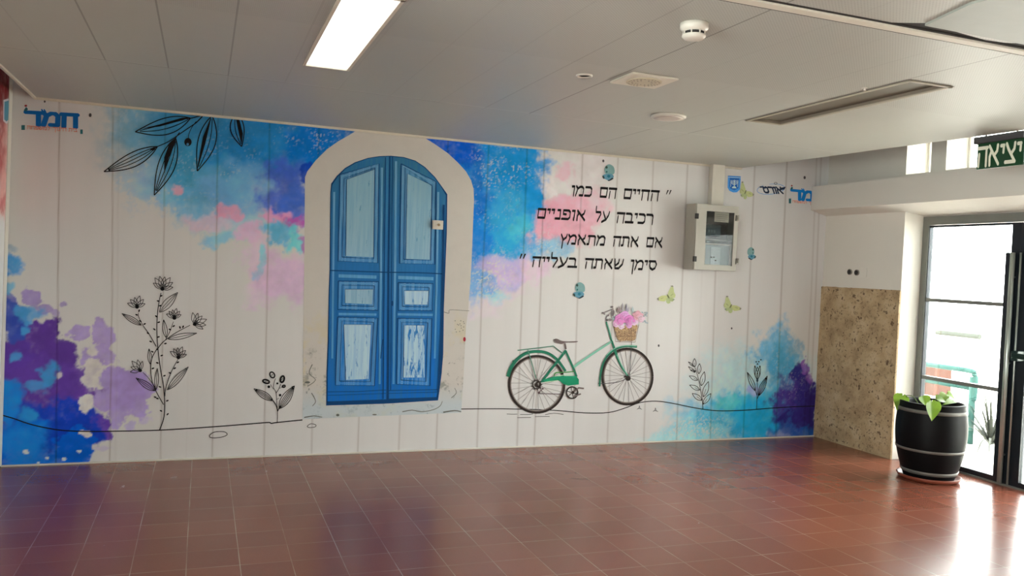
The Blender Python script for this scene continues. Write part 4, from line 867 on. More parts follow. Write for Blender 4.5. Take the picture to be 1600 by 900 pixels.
# ------------------------------------------------------------------ lettering drawn with a broad nib
G = {'ה': (.92, [[(.08, .9), (.86, .9)], [(.78, .9), (.78, .02)], [(.2, .6), (.17, .02)]]),
     'ח': (.94, [[(.08, .9), (.86, .9)], [(.78, .9), (.78, .02)], [(.2, .9), (.18, .02)]]),
     'י': (.40, [[(.06, .9), (.3, .9)], [(.28, .9), (.26, .58)]]),
     'ם': (.90, [[(.1, .9), (.8, .9)], [(.8, .9), (.76, .08)], [(.76, .08), (.14, .08)], [(.14, .08), (.14, .9)]]),
     'כ': (.80, [[(.08, .9), (.56, .9)], [(.56, .9), (.7, .74)], [(.7, .74), (.7, .24)], [(.7, .24), (.56, .08)], [(.56, .08), (.04, .08)]]),
     'מ': (.92, [[(.05, .95), (.22, .72)], [(.22, .72), (.06, .03)], [(.22, .72), (.45, .9)], [(.45, .9), (.66, .9)], [(.66, .9), (.8, .72)], [(.8, .72), (.78, .08)], [(.78, .08), (.42, .08)]]),
     'ו': (.42, [[(.05, .9), (.3, .9)], [(.29, .9), (.27, .02)]]),
     'ר': (.80, [[(.05, .9), (.58, .9)], [(.58, .9), (.7, .78)], [(.7, .78), (.7, .02)]]),
     'ב': (.92, [[(.08, .9), (.55, .9)], [(.55, .9), (.68, .78)], [(.68, .78), (.68, .08)], [(.05, .08), (.86, .08)]]),
     'ע': (.90, [[(.8, .95), (.72, .6)], [(.72, .6), (.5, .22)], [(.5, .22), (.05, -.02)], [(.14, .95), (.24, .7)], [(.24, .7), (.46, .24)]]),
     'ל': (.80, [[(.1, 1.4), (.12, .9)], [(.12, .9), (.62, .9)], [(.62, .9), (.68, .72)], [(.68, .72), (.36, .02)]]),
     'א': (.96, [[(.1, .95), (.84, .05)], [(.76, .95), (.72, .68)], [(.72, .68), (.5, .48)], [(.28, .72), (.14, .42)], [(.14, .42), (.16, .03)]]),
     'פ': (.88, [[(.4, .52), (.14, .55)], [(.14, .55), (.12, .9)], [(.12, .9), (.62, .9)], [(.62, .9), (.76, .74)], [(.76, .74), (.76, .24)], [(.76, .24), (.62, .08)], [(.62, .08), (.04, .08)]]),
     'נ': (.60, [[(.2, .9), (.44, .9)], [(.44, .9), (.46, .08)], [(.46, .08), (.04, .08)]]),
     'ת': (.95, [[(.1, .9), (.7, .9)], [(.7, .9), (.8, .78)], [(.8, .78), (.8, .02)], [(.25, .9), (.22, .1)], [(.22, .1), (.05, .07)]]),
     'ץ': (.78, [[(.1, .95), (.32, .5)], [(.32, .5), (.3, -.36)], [(.66, .95), (.62, .7)], [(.62, .7), (.34, .42)]]),
     'ס': (.90, [[(.06, .9), (.68, .9)], [(.68, .9), (.82, .6)], [(.82, .6), (.72, .22)], [(.72, .22), (.48, .07)], [(.48, .07), (.24, .22)], [(.24, .22), (.15, .55)], [(.15, .55), (.2, .9)]]),
     'ן': (.42, [[(.05, .9), (.3, .9)], [(.29, .9), (.27, -.36)]]),
     'ך': (.78, [[(.05, .9), (.62, .9)], [(.62, .9), (.62, -.36)]]),
     'ש': (1.02, [[(.08, .95), (.18, .08)], [(.18, .08), (.52, .08)], [(.52, .08), (.84, .5)], [(.84, .5), (.88, .95)], [(.48, .95), (.46, .62)], [(.46, .62), (.16, .34)]]),
     'צ': (.90, [[(.1, .95), (.26, .68)], [(.26, .68), (.76, .08)], [(.76, .08), (.04, .08)], [(.74, .95), (.7, .68)], [(.7, .68), (.46, .44)]]),
     'ד': (.86, [[(.03, .9), (.82, .9)], [(.66, .9), (.66, .02)]]),
     'ט': (.92, [[(.36, .78), (.14, .9)], [(.14, .9), (.14, .2)], [(.14, .2), (.3, .07)], [(.3, .07), (.64, .07)], [(.64, .07), (.82, .26)], [(.82, .26), (.8, .74)], [(.8, .74), (.64, .9)], [(.64, .9), (.5, .84)]])}
def hull(pts):
    pts = sorted(set((round(x, 5), round(y, 5)) for x, y in pts))
    def half(ps):
        h = []
        for p in ps:
            while len(h) > 1 and (h[-1][0]-h[-2][0])*(p[1]-h[-2][1])-(h[-1][1]-h[-2][1])*(p[0]-h[-2][0]) <= 0: h.pop()
            h.append(p)
        return h[:-1]
    return half(pts)+half(pts[::-1])
def nib_polys(word, nx, ny, slant):
    """left to right polygons of a word given in reading order (right to left); unit x-height"""
    x = 0; out = []
    for ch in reversed(word):
        w, strokes = G[ch]
        for a, b in strokes:
            nib = [(nx*math.cos(t), ny*math.sin(t)) for t in [math.pi*2*q/8+.39 for q in range(8)]]
            hp = hull([(p[0]+x+n[0], p[1]+n[1]) for p in (a, b) for n in nib]); out.append([(px+slant*py, py) for px, py in hp])
        x += w
    return out, x
def ink_word(i, word, x0, x1, base, height, nx=.048, ny=.125, slant=.13):
    polys, w = nib_polys(word, nx, ny, slant); tot = w+slant*.9
    for p in polys: i.rawpoly([(x0+(q[0]/tot)*(x1-x0), base(x0+(q[0]/tot)*(x1-x0))-q[1]*height) for q in p])
def lerp(x0, y0, x1, y1): return lambda x: y0+(y1-y0)*(x-x0)/(x1-x0)
quote_lines = [([('כמו', 891.6, 926.5), ('הם', 935.4, 964.5), ('החיים', 972.5, 1031)], lerp(891, 305.6, 1030, 313.8), 16.2),
               ([('אופניים', 837.5, 917), ('על', 928, 953.5), ('רכיבה', 961.5, 1022)], lerp(838, 341, 1021, 350.6), 16.2),
               ([('מתאמץ', 873.6, 947.5), ('אתה', 956, 999.8), ('אם', 1008, 1037)], lerp(874, 381.2, 1036, 387), 15.6),
               ([('בעלייה', 829.5, 903.5), ('שאתה', 912, 976), ('סימן', 984, 1027.4)], lerp(830, 416, 1026, 422.6), 15.6)]
qp = W(930, 350); qo = thing('quotation', None, None, (qp.x, D, qp.z)); qo.parent = mural
def qput(o): o.parent = qo; o.matrix_parent_inverse = Matrix.Translation(-Vector(qo.location)); return o
qo['label'] = 'black Hebrew quotation in four lines'
qm = Ink(layer=2)
for x0, x1 in ((1040, 1044.5), (1044.6, 1049)): qm.rawpoly([(x0+.4, 303.6), (x0+1.5, 303.8), (x1+.2, 297.2), (x1-1.6, 296.8)])
qput(qm.build('quotation_mark', BK, None)); qm = Ink(layer=2)
for x0, x1 in ((811.6, 815.2), (816.8, 820.6)): qm.rawpoly([(x0, 404.2), (x0+1.6, 404.4), (x1+1.2, 396.6), (x1-1.2, 396.2)])
qput(qm.build('quotation_mark', BK, None))
for words, base, h in quote_lines:
    for w_, a, b in words:
        i = Ink(layer=2); ink_word(i, w_, a, b, base, h); qput(i.build('word', BK, None))

# --- small logos on the mural
LB = pigment('logo_blue', (20, 110, 170)); LBD = pigment('logo_blue_dim', (8, 62, 104), white=(140, 132, 122)); OR = pigment('logo_orange', (200, 100, 66)); ORD = pigment('logo_orange_dim', (170, 78, 52), white=(140, 132, 122)); TEAL = pigment('logo_dark_teal', (30, 66, 66), white=(140, 132, 122)); WH = pigment('logo_white', (186, 180, 172))
def hmd(x0, x1, btm, h, blue, orange, dark, lab, ts, small):
    i = Ink(layer=2)
    ink_word(i, 'חמד', x0, x1, btm, h, .145, .145, 0)
    s = (x1-x0)/84
    i.line([(x0+25*s, btm(x0+25*s)-h*1.18), (x0+28*s, btm(x0+28*s)-h*1.0)], 2.2*s, smooth=0); i.line([(x0+29*s, btm(x0+29*s)-h*1.18), (x0+32*s, btm(x0+32*s)-h*1.0)], 2.0*s, smooth=0)
    o = i.build('printed_logo', blue, mural, lab)
    j = Ink(layer=2); xx = x0
    for w_, a, b in small: ink_word(j, w_, x0+a*s, x0+b*s, lambda x: btm(x)+ts, 5.6*s, .06, .10, 0)
    j.build('small_text', orange, o)
    j = Ink(layer=2); y0 = btm(x0)+ts; j.rawpoly([(x0-6.5*s, y0-6), (x0-1*s, y0-6), (x0-1*s, y0+1.5), (x0-6.5*s, y0+1.5)]); j.build('logo_mark', dark, o); j = Ink(layer=2); y1 = btm(x1)+ts; j.rawpoly([(x1+2.5*s, y1-4), (x1+6.5*s, y1-4), (x1+6.5*s, y1+3), (x1+2.5*s, y1+3)])
    j.build('logo_mark', dark, o); j = Ink(layer=2); j.rawpoly([(x0-3*s, btm(x0)-h*1.02), (x0+1*s, btm(x0)-h*1.28), (x0+4*s, btm(x0)-h*1.12), (x0+1*s, btm(x0)-h*.95)]); j.build('logo_mark', dark, o)
    k_ = Ink(layer=3); k_.ell(x0+.5*s, btm(x0)-h*1.36, 2.2*s, 1.6*s); k_.build('logo_dot', pigment('logo_red', (140, 50, 50)), o)
SM = [('משפחה', 2, 34), ('ל', 34.5, 39), ('חינוך', 43, 65), ('בית', 68, 82)]
hmd(40, 123, lerp(40, 194.6, 123, 199.4), 21.5, LBD, ORD, TEAL, 'blue and orange lettered logo at the upper left of the mural', 7.0, SM)
hmd(1236.4, 1289, lerp(1236, 311.2, 1289, 316), 15.5, LB, OR, TEAL, 'blue and orange lettered logo at the upper right, partly behind the beam', 5.0, SM)
sh = Ink(layer=2); sh.poly([(1137.2, 274.5), (1157.2, 275.6), (1156, 296), (1151, 300.5), (1145.5, 300.8), (1139.5, 298.2), (1136.6, 293)])
sho = sh.build('printed_emblem', pigment('emblem_blue', (64, 128, 186)), mural, 'small blue shield emblem with a pale candelabrum')
j = Ink(layer=3); j.poly([(1140, 278), (1154.4, 278.8), (1153.4, 294), (1147.3, 297.6), (1141, 295), (1139.3, 291)]); j.build('shield_field', pigment('emblem_deep_blue', (30, 88, 156)), sho)
j = Ink(layer=4)
for r in (2.0, 3.9, 5.6): j.ring(1147, 281.6, r, r*1.25, .8, 0, 180)
j.line([(1147, 281), (1146.8, 293)], 1.2, smooth=0); j.poly([(1143, 294), (1144.6, 291.4), (1149, 291.6), (1150.4, 294.4)])
j.line([(1141.6, 283), (1141.2, 292)], .7, smooth=0); j.line([(1152.6, 283.4), (1152, 292.4)], .7, smooth=0); j.line([(1137.4, 277), (1157, 278)], .7, smooth=0); j.build('candelabrum', pigment('emblem_white', (176, 196, 206)), sho)
ol = Ink(layer=2); ol.tf = T(1040, 240, 6.154)
def oe(a): return (1010+132*math.cos(a), 342+48*math.sin(a)-12*math.cos(a)*1.0)
ol.line([oe(a) for a in np.linspace(.9, 2.2+math.pi*.62, 26)], .8, .5, smooth=0); ol.line([oe(a) for a in np.linspace(4.6, 6.9, 16)], .5, 1.0, smooth=0)
olo = ol.build('printed_logo', pigment('orbit_blue', (70, 130, 176)), mural, 'black slanted lettered logo inside a thin blue orbit')
j = Ink(layer=3); pl, w_ = nib_polys('אורט', .12, .15, -.35)
tt = T(1040, 240, 6.154)
for p in pl: j.rawpoly([tt(925+(q[0]+.3)/(w_)*190, 378-q[1]*62+(q[0]/w_)*8) for q in p])
j.poly([tt(1100, 330), tt(1155, 318), tt(1140, 345), tt(1105, 352)]); j.ell(*tt(915, 322), 2.2, 1.2)
j.build('logo_text', pigment('logo_black', (34, 44, 60)), olo)
j = Ink(layer=3); j.ring(*tt(1056, 287), 2.2, 1.6, .8); j.build('logo_dot', GR, olo)
# small nail marks left in the mural
for (x, y, r) in ((141, 180, 2.2), (942.5, 251.5, 1.6), (1257, 277.5, 1.8), (1143, 513, 1.2), (1029, 540, 1.4), (70, 158.5, 1.5)):
    Ink(layer=2).ell(x, y, r, r*1.4).build('scuff_mark', GR, mural)

# ------------------------------------------------------------------ things on the walls
M['metal_box'] = plain('beige_grey_enamel', (182, 180, 170), .45, .0)
M['white_plastic'] = plain('white_plastic', (224, 220, 208), .4)
M['dark_in'] = plain('dark_equipment', (38, 36, 34), .6)
a, b = W(675, 344), W(691, 359)
t = thing('wall_sensor', 'small white square wall sensor stuck on the printed blue door', 'sensor', ((a.x+b.x)/2, D-.002, (a.z+b.z)/2))
put(obj('housing', bx(a.x, b.x, D-.028, D-.0045, b.z, a.z, bev=.004), M['white_plastic']), t)
bm = bmesh.new(); q = W(684.5, 351.5); r = bmesh.ops.create_cone(bm, segments=20, radius1=.012, radius2=.010, depth=.008, cap_ends=True, matrix=Matrix.Translation((q.x, D-.031, q.z)) @ Matrix.Rotation(math.pi/2, 4, 'X'))
put(obj('lens', bm, plain('beige_lens', (170, 150, 120), .4)), t)

YF = 6.62                                    # front of the cabinet
xa, xb = 4.285, 4.752; za, zb = 1.655, 2.272
t = thing('electric_cabinet', 'grey beige metal wall cabinet with a glazed door showing equipment', 'cabinet', ((xa+xb)/2, D-.002, za))
bm = bmesh.new(); w_ = .006
box(bm, xa, xa+w_, YF+.022, D-.008, za, zb); box(bm, xb-w_, xb, YF+.022, D-.008, za, zb); box(bm, xa, xb, YF+.022, D-.008, zb-w_, zb); box(bm, xa, xb, YF+.022, D-.008, za, za+w_); box(bm, xa, xb, D-.016, D-.008, za, zb)
put(obj('body', bm, M['metal_box']), t)
def cpt(px, py, y=YF): return hit(px, py, 1, y)
wl, wr = cpt(1102.5, 372).x, cpt(1145.8, 372).x; wt, wb = cpt(1124, 331).z, cpt(1122, 414.5).z
bm = bmesh.new(); box(bm, xa+.002, wl, YF, YF+.02, za+.002, zb-.002, bev=.002); box(bm, wr, xb-.002, YF, YF+.02, za+.002, zb-.002, bev=.002); box(bm, wl-.003, wr+.003, YF, YF+.02, wt, zb-.002, bev=.002); box(bm, wl-.003, wr+.003, YF, YF+.02, za+.002, wb, bev=.002)
dr = put(obj('door', bm, M['metal_box']), t)
def sub(name, bm, mat, lab=None, par=None):
    o = obj(name, bm, mat, par or dr); o.matrix_parent_inverse = dr.matrix_world.inverted() if par is None else Matrix(); 
    if lab: o['label'] = lab
    return o
bpy.context.view_layer.update()
sub('window_pane', bx(wl-.004, wr+.004, YF+.008, YF+.012, wb-.004, wt+.004), M['plexi'])
for py in (338, 405):
    z = cpt(1095, py).z; sub('hinge', bx(xa-.010, xa+.022, YF-.008, YF+.014, z-.025, z+.025, bev=.003), M['dark_in'], 'dark hinge')
for py in (341, 408.5):
    z = cpt(1152, py).z; x = cpt(1151.5, py).x
    bm = bmesh.new(); box(bm, x-.016, x+.016, YF-.010, YF+.003, z-.028, z+.028, bev=.003); box(bm, x-.004, x+.004, YF-.016, YF-.008, z-.016, z+.016); sub('latch', bm, plain('latch_grey', (120, 116, 106), .4, .4), 'grey latch')
YI = YF+.075
put(obj('back_panel', bx(wl-.05, wr+.05, D-.03, D-.018, wb-.03, wt+.03), M['dark_in']), t)
la, lb2 = hit(1116.5, 331, 1, YF+.02), hit(1138, 348, 1, YF+.02)
put(obj('paper_notice', bx(la.x, lb2.x, YF+.0155, YF+.0165, lb2.z, la.z), plain('white_paper', (226, 218, 204), .8)), t)
bm = bmesh.new()
for i in range(4):
    zz = la.z-.022-.018*i; box(bm, la.x+.012, lb2.x-.012-(.03 if i == 3 else 0), YF+.0145, YF+.0152, zz-.003, zz)
put(obj('notice_print', bm, plain('grey_print', (150, 142, 132), .8)), t)
p0, p1 = hit(1104, 350, 1, YI), hit(1126, 370, 1, YI)
bm = bmesh.new(); box(bm, p0.x, p1.x, YI, D-.03, p1.z, p0.z, bev=.006); put(obj('control_unit', bm, plain('blue_grey_case', (74, 92, 100), .45)), t)
bm = bmesh.new()
for i in range(3): box(bm, p0.x+.02+.03*i, p0.x+.04+.03*i, YI-.004, YI+.002, p1.z+.035, p1.z+.06)
put(obj('breaker_switch', bm, plain('breaker_grey', (120, 134, 140), .4)), t)
p0, p1 = hit(1104, 371, 1, YI), hit(1146, 378, 1, YI); put(obj('shelf_rail', bx(p0.x-.02, p1.x+.005, YI-.01, D-.03, p1.z, p0.z-.012), M['metal_box']), t)
p0, p1 = hit(1101, 379.5, 1, YF+.03), hit(1143, 416, 1, YF+.03)
bm = bmesh.new(); b_ = .014; y0, y1 = YF+.026, YF+.06
box(bm, p0.x, p1.x, y0, y1, p0.z-b_, p0.z); box(bm, p0.x, p1.x, y0, y1, p1.z, p1.z+b_*.6); box(bm, p0.x, p0.x+b_*.7, y0, y1, p1.z, p0.z); box(bm, p1.x-b_*1.6, p1.x, y0, y1, p1.z, p0.z)
mf = put(obj('meter_frame', bm, M['white_plastic'], None), t)
put(obj('meter_face', bx(p0.x+.01, p1.x-.02, y1-.01, y1+.04, p1.z+.006, p0.z-.01), plain('meter_blue_grey', (150, 166, 172), .3)), t)
bm = bmesh.new(); c0 = hit(1110.5, 386, 1, y1-.012); c1_ = hit(1124, 414, 1, y1-.012); box(bm, c0.x, c1_.x, y1-.016, y1-.011, c1_.z, c0.z); put(obj('meter_display', bm, plain('pale_display', (206, 218, 224), .3)), t)
bm = bmesh.new(); 
for (px, py) in ((1111.5, 402), (1115.5, 402), (1118, 407)): q = hit(px, py, 1, y1-.018); box(bm, q.x-.008, q.x+.008, y1-.019, y1-.016, q.z-.006, q.z+.006)
put(obj('meter_key', bm, M['dark_in']), t)

x0, x1 = W(1107.5, 300).x-.012, W(1127.5, 300).x-.02
bm = bmesh.new(); box(bm, x0, x1, D-.070, D-.003, zb+.002, ZC+.2, bev=.003)
t2 = obj('cable_trunking', bm, M['white_plastic']); tag(t2, 'white vertical cable trunking rising from the metal cabinet to the ceiling', 'cable duct')

def socket(px, py, lab):
    q = hit(px, py, 0, XR)
    t = thing('wall_socket', lab, 'socket', (XR-.001, q.y, q.z), 'wall sockets on the pier')
    bm = bmesh.new(); M4 = Matrix.Translation((XR-.006, q.y, q.z)) @ Matrix.Rotation(math.pi/2, 4, 'Y')
    bmesh.ops.create_cone(bm, segments=24, radius1=.030, radius2=.028, depth=.01, cap_ends=True, matrix=M4); put(obj('rim', bm, plain('socket_grey', (150, 142, 130), .6)), t)
    bm = bmesh.new(); bmesh.ops.create_cone(bm, segments=24, radius1=.023, radius2=.021, depth=.006, cap_ends=True, matrix=Matrix.Translation((XR-.0125, q.y, q.z)) @ Matrix.Rotation(math.pi/2, 4, 'Y')); put(obj('hole', bm, M['dark_in']), t)
socket(1328.5, 425, 'round dark wall socket on the pier, nearer the mural'); socket(1339.5, 426, 'round dark wall socket on the pier, beside the blank plate')
q = hit(1350, 426, 0, XR); tag(obj('blank_plate', bx(XR-.008, XR-.0008, q.y-.04, q.y+.04, q.z-.045, q.z+.045, bev=.003), M['plaster']), 'white blank cover plate on the pier beside two round sockets', 'cover plate')

# ------------------------------------------------------------------ things on the ceiling
def emis(name, col, s):
    k = N(name); k.n.remove(k.b); e = k.add('ShaderNodeEmission'); e.inputs[0].default_value = tuple(col)+(1,); e.inputs[1].default_value = s
    k.ln(e.outputs[0], k.out.inputs[0]); return k.m
M['led'] = emis('lit_diffuser', (1.0, .97, .92), LED)
M['led_back'] = emis('lit_diffuser_bright', (1.0, .96, .90), LED_BACK)
def panel_light(x0, x1, y0, y1, lab, mat, group=None):
    t = thing('ceiling_light', lab, 'ceiling light', ((x0+x1)/2, (y0+y1)/2, ZC), group)
    bm = bmesh.new(); e = .012
    for a in ((x0-e, x0+.004, y0-e, y1+e), (x1-.004, x1+e, y0-e, y1+e), (x0-e, x1+e, y0-e, y0+.004), (x0-e, x1+e, y1-.004, y1+e)): box(bm, *a, ZC-.006, ZC+.05)
    put(obj('frame', bm, M['cream_trim']), t)
    put(obj('diffuser', bx(x0+.004, x1-.004, y0+.004, y1-.004, ZC+.004, ZC+.03), mat), t); return t
panel_light(LX0, LX1, LY0, LY1, 'bright lit rectangular ceiling light above the printed doorway', M['led'])
# recessed fixture that is off
t = thing('ceiling_light', 'unlit recessed rectangular ceiling light nearest the exit sign', 'ceiling light', ((KX0+KX1)/2, (LY0+LY1)/2, ZC))
bm = bmesh.new(); e = .014
for a in ((KX0-e, KX0+.003, LY0-e, LY1+e), (KX1-.003, KX1+e, LY0-e, LY1+e), (KX0-e, KX1+e, LY0-e, LY0+.003), (KX0-e, KX1+e, LY1-.003, LY1+e)): box(bm, *a, ZC-.008, ZC-.0005)
put(obj('frame', bm, plain('frame_grey', (176, 168, 150), .5)), t)
bm = bmesh.new(); g0, g1 = e, e+.007
for a in ((KX0-g1, KX0-g0, LY0-g1, LY1+g1), (KX0-g1, KX1+g1, LY0-g1, LY0-g0), (KX0-g1, KX1+g1, LY1+g0, LY1+g1), (KX1+g0, KX1+g1, LY0-g1, LY1+g1)): box(bm, *a, ZC-.0015, ZC-.0005)
put(obj('shadow_gap', bm, plain('gap_grey', (92, 86, 76), .7)), t)
bm = bmesh.new()
for a in ((KX0-.002, KX0+.003, LY0, LY1), (KX1-.003, KX1+.002, LY0, LY1), (KX0, KX1, LY0-.002, LY0+.003), (KX0, KX1, LY1-.003, LY1+.002)): box(bm, *a, ZC-.0004, ZC+.05)
put(obj('housing', bm, plain('grey_housing', (128, 118, 104), .5)), t)
put(obj('diffuser', bx(KX0+.003, KX1-.003, LY0+.003, LY1-.003, ZC+.018, ZC+.03), plain('unlit_diffuser', (104, 97, 83), .45)), t)
# two more lights over the part of the hall behind the photographer
for (x, y) in ((3.0, -.4), (3.0, -2.6), (4.4, -2.6)):
    t = thing('ceiling_light', 'lit rectangular ceiling light behind the photographer', 'ceiling light', (x, y, ZC), 'lights behind the photographer')
    put(obj('frame', bx(x-.16, x+.16, y-.72, y+.72, ZC-.03, ZC-.0005, bev=.004), M['cream_trim']), t); put(obj('diffuser', bx(x-.14, x+.14, y-.70, y+.70, ZC-.036, ZC-.0305), M['led_back']), t)

q = hit(1085, 37, 2, ZC)
t = thing('smoke_detector', 'round white smoke detector hanging from the ceiling', 'smoke detector', (q.x, q.y, ZC))
bm = bmesh.new(); lathe(bm, [(.0, 0), (.060, 0), (.060, -.022), (.052, -.030), (.046, -.036)], (q.x, q.y, ZC-.0005), 36); put(obj('base', bm, M['white_plastic'], None, True), t)
bm = bmesh.new(); lathe(bm, [(.044, -.034), (.044, -.050)], (q.x, q.y, ZC), 36); put(obj('sensing_slot', bm, M['dark_in']), t)
bm = bmesh.new()
for i in range(8):
    an = i*math.pi/4; c, s = math.cos(an), math.sin(an); tube(bm, [(q.x+.046*c, q.y+.046*s, ZC-.034), (q.x+.046*c, q.y+.046*s, ZC-.051)], .003, 6)
put(obj('cage_rib', bm, M['white_plastic']), t)
bm = bmesh.new(); lathe(bm, [(.050, -.049), (.050, -.056), (.040, -.066), (.015, -.070), (0, -.070)], (q.x, q.y, ZC), 36); put(obj('cap', bm, M['white_plastic'], None, True), t)

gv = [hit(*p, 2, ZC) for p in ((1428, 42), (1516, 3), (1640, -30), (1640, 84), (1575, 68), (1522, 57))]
bm = bmesh.new(); prism(bm, [(p.x, min(p.y, 2.60)) for p in gv], 2, ZC-.010, ZC-.0006)  # thin pale slab added to imitate daylight reflected on the ceiling
tag(obj('ceiling_sheen', bm, plain('pale_sheen_enamel', (152, 156, 147), .45, spec=.4)), 'pale patch imitating reflected daylight under the ceiling, beyond the cream strip', 'painted sheen')
# square speaker/vent cover, slightly twisted against the panels
A = [hit(*p, 2, ZC) for p in ((958, 124), (992, 111), (1068, 124), (1012, 136.5))]
cx = sum(p.x for p in A)/4; cy = sum(p.y for p in A)/4
t = thing('ceiling_speaker', 'square cream ceiling speaker with a round grille', 'speaker', (cx, cy, ZC))
bm = bmesh.new(); bm_c = [(2.10, 3.92), (2.385, 3.92), (2.385, 4.185), (2.10, 4.185)]; cx, cy = 2.2425, 4.0525
prism(bm, bm_c, 2, ZC-.012, ZC-.0005); bmesh.ops.bevel(bm, geom=[e for e in bm.edges], offset=.003, segments=1, affect='EDGES'); put(obj('cover', bm, M['cream_trim']), t)
bm = bmesh.new(); lathe(bm, [(.098, -.011), (.098, -.017), (.090, -.019), (.0, -.019)], (cx, cy, ZC), 40); put(obj('grille', bm, plain('cream_grille', (206, 196, 172), .6)), t)
bm = bmesh.new()
for rr in (.045, .065, .085):
    nn = int(rr*2*math.pi/.021)
    for i in range(nn):
        an = 2*math.pi*i/nn
        if abs(math.sin(an*2+.6)) < .25: continue
        p = (cx+rr*math.cos(an), cy+rr*math.sin(an)); bmesh.ops.create_circle(bm, cap_ends=True, segments=8, radius=.0045, matrix=Matrix.Translation((p[0], p[1], ZC-.0194)))
put(obj('grille_hole', bm, plain('hole_brown', (112, 100, 82), .8)), t)
q = hit(913, 117.5, 2, ZC)
t = thing('ceiling_spotlight', 'small round recessed spotlight between the lit light and square speaker', 'spotlight', (q.x, q.y, ZC))
bm = bmesh.new(); lathe(bm, [(.046, -.0005), (.046, -.006), (.038, -.010), (.030, -.006), (.028, -.002)], (q.x, q.y, ZC), 32, cap=False); put(obj('rim', bm, M['white_plastic'], None, True), t)
bm = bmesh.new(); lathe(bm, [(.030, -.003), (.0, -.003)], (q.x, q.y, ZC), 32); put(obj('lamp_face', bm, plain('spot_grey', (150, 146, 138), .4)), t)
q = hit(1044.5, 181, 2, ZC)
t = thing('ceiling_disc', 'flat round white ceiling lamp near the mural', 'ceiling lamp', (q.x, q.y, ZC))
bm = bmesh.new(); lathe(bm, [(.118, -.0005), (.118, -.012), (.108, -.018)], (q.x, q.y, ZC), 44); put(obj('rim', bm, M['white_plastic'], None, True), t)
bm = bmesh.new(); lathe(bm, [(.108, -.017), (.07, -.021), (.0, -.022)], (q.x, q.y, ZC), 44); put(obj('diffuser', bm, plain('disc_white', (206, 196, 186), .5), None, True), t)
q = hit(1351, 137, 2, ZC)
bm = bmesh.new(); lathe(bm, [(.015, -.0005), (.015, -.004), (.006, -.006), (.006, -.014), (.010, -.015), (.0, -.017)], (q.x, q.y, ZC), 20)
tag(obj('sprinkler_head', bm, M['white_plastic']), 'tiny white sprinkler head beside the unlit ceiling light', 'sprinkler')

# ------------------------------------------------------------------ exit sign
SX = 5.15
def sp(px, py): return hit(px, py, 0, SX)
a, b = sp(1525.5, 265), sp(1598.5, 206); ya, yb = a.y, sp(1598.2, 258).y; z0, z1 = a.z, sp(1525, 226).z
t = thing('exit_sign', 'hanging green exit sign with white Hebrew lettering, above the entrance doors', 'sign', (SX, (ya+yb)/2, z0))
put(obj('panel', bx(SX, SX+.012, yb, ya, z0, z1+.01, bev=.001), plain('sign_green', (8, 62, 30), .35)), t)
zt = sp(1525, 215.5).z
put(obj('header', bx(SX-.022, SX+.034, yb-.006, ya+.018, z1, zt, bev=.004), plain('dark_grey_housing', (62, 60, 62), .5)), t)
bm = bmesh.new()
for y in (ya-.06, yb+.06): tube(bm, [(SX+.006, y, zt-.003), (SX+.006, y, ZS-.001)], .006, 8)
put(obj('hanger', bm, M['dark_in']), t)
v, f_ = [], []
def sign_word(word, y_l, y_r, zb_, h):
    pl, w = nib_polys(word, .085, .095, 0)
    for p in pl:
        i0 = len(v)
        for q in p: v.append((SX-.0008-3e-5*len(f_), y_l+(y_r-y_l)*q[0]/w, zb_+q[1]*h))
        f_.append(tuple(range(i0, len(v))))
hs = z1-z0
sign_word('יציאה', sp(1526.6, 240).y, sp(1597.2, 240).y, z0+hs*.10, hs*.80)
put(obj('lettering', (v, f_), plain('sign_white', (226, 226, 206), .5)), t)

# ------------------------------------------------------------------ planter
PX, PYY = 5.70, 5.15
M['pot'] = plain('black_plastic', (7, 8, 10), .5, var=.2, scale=5, spec=.14)
M['hoop'] = plain('grey_hoop', (108, 106, 100), .45, .2)
bm = bmesh.new(); lathe(bm, [(.0, 0), (.205, 0), (.232, .012), (.246, .036), (.240, .040), (.226, .022), (.196, .010), (.0, .010)], (PX, PYY, .001), 56)
sa = obj('plant_saucer', bm, plain('terracotta_plastic', (132, 66, 46), .45), None, True); tag(sa, 'round terracotta saucer under the black barrel planter', 'saucer')
t = thing('barrel_planter', 'black barrel shaped planter with grey hoops and a trailing green plant', 'planter', (PX, PYY, .014))
HP = .628
def rad(z):
    u = z/HP; return .182+.070*math.sin(math.pi*min(1, u*.86+.02))**.85+.028*u+.006*u*u
prof = [(.0, .0), (rad(0), 0)]+[(rad(z), z) for z in np.linspace(.02, HP-.02, 18)]+[(rad(HP)+.006, HP-.012), (rad(HP)+.004, HP), (rad(HP)-.02, HP), (rad(HP)-.028, HP-.02), (rad(HP)-.03, HP-.10), (.0, HP-.10)]
bm = bmesh.new(); lathe(bm, prof, (PX, PYY, .0135), 64); put(obj('barrel', bm, M['pot'], None, True), t)
for (z, h_) in ((.045, .032), (.235, .024), (HP-.078, .030)):
    bm = bmesh.new(); lathe(bm, [(rad(z)-.004, z), (rad(z)+.005, z+.002), (rad(z+h_)+.005, z+h_-.002), (rad(z+h_)-.004, z+h_)], (PX, PYY, .0135), 64, cap=False); put(obj('hoop', bm, M['hoop'], None, True), t)
bm = bmesh.new(); lathe(bm, [(rad(HP)-.032, HP-.095), (.1, HP-.085), (.0, HP-.08)], (PX, PYY, .0115), 48)
for v_ in bm.verts: v_.co.z += random.uniform(-.006, .006)
put(obj('soil', bm, plain('dark_soil', (44, 36, 28), .95, var=.3, scale=40)), t)
kk = N('bright_leaf'); P = kk.pos()[0]
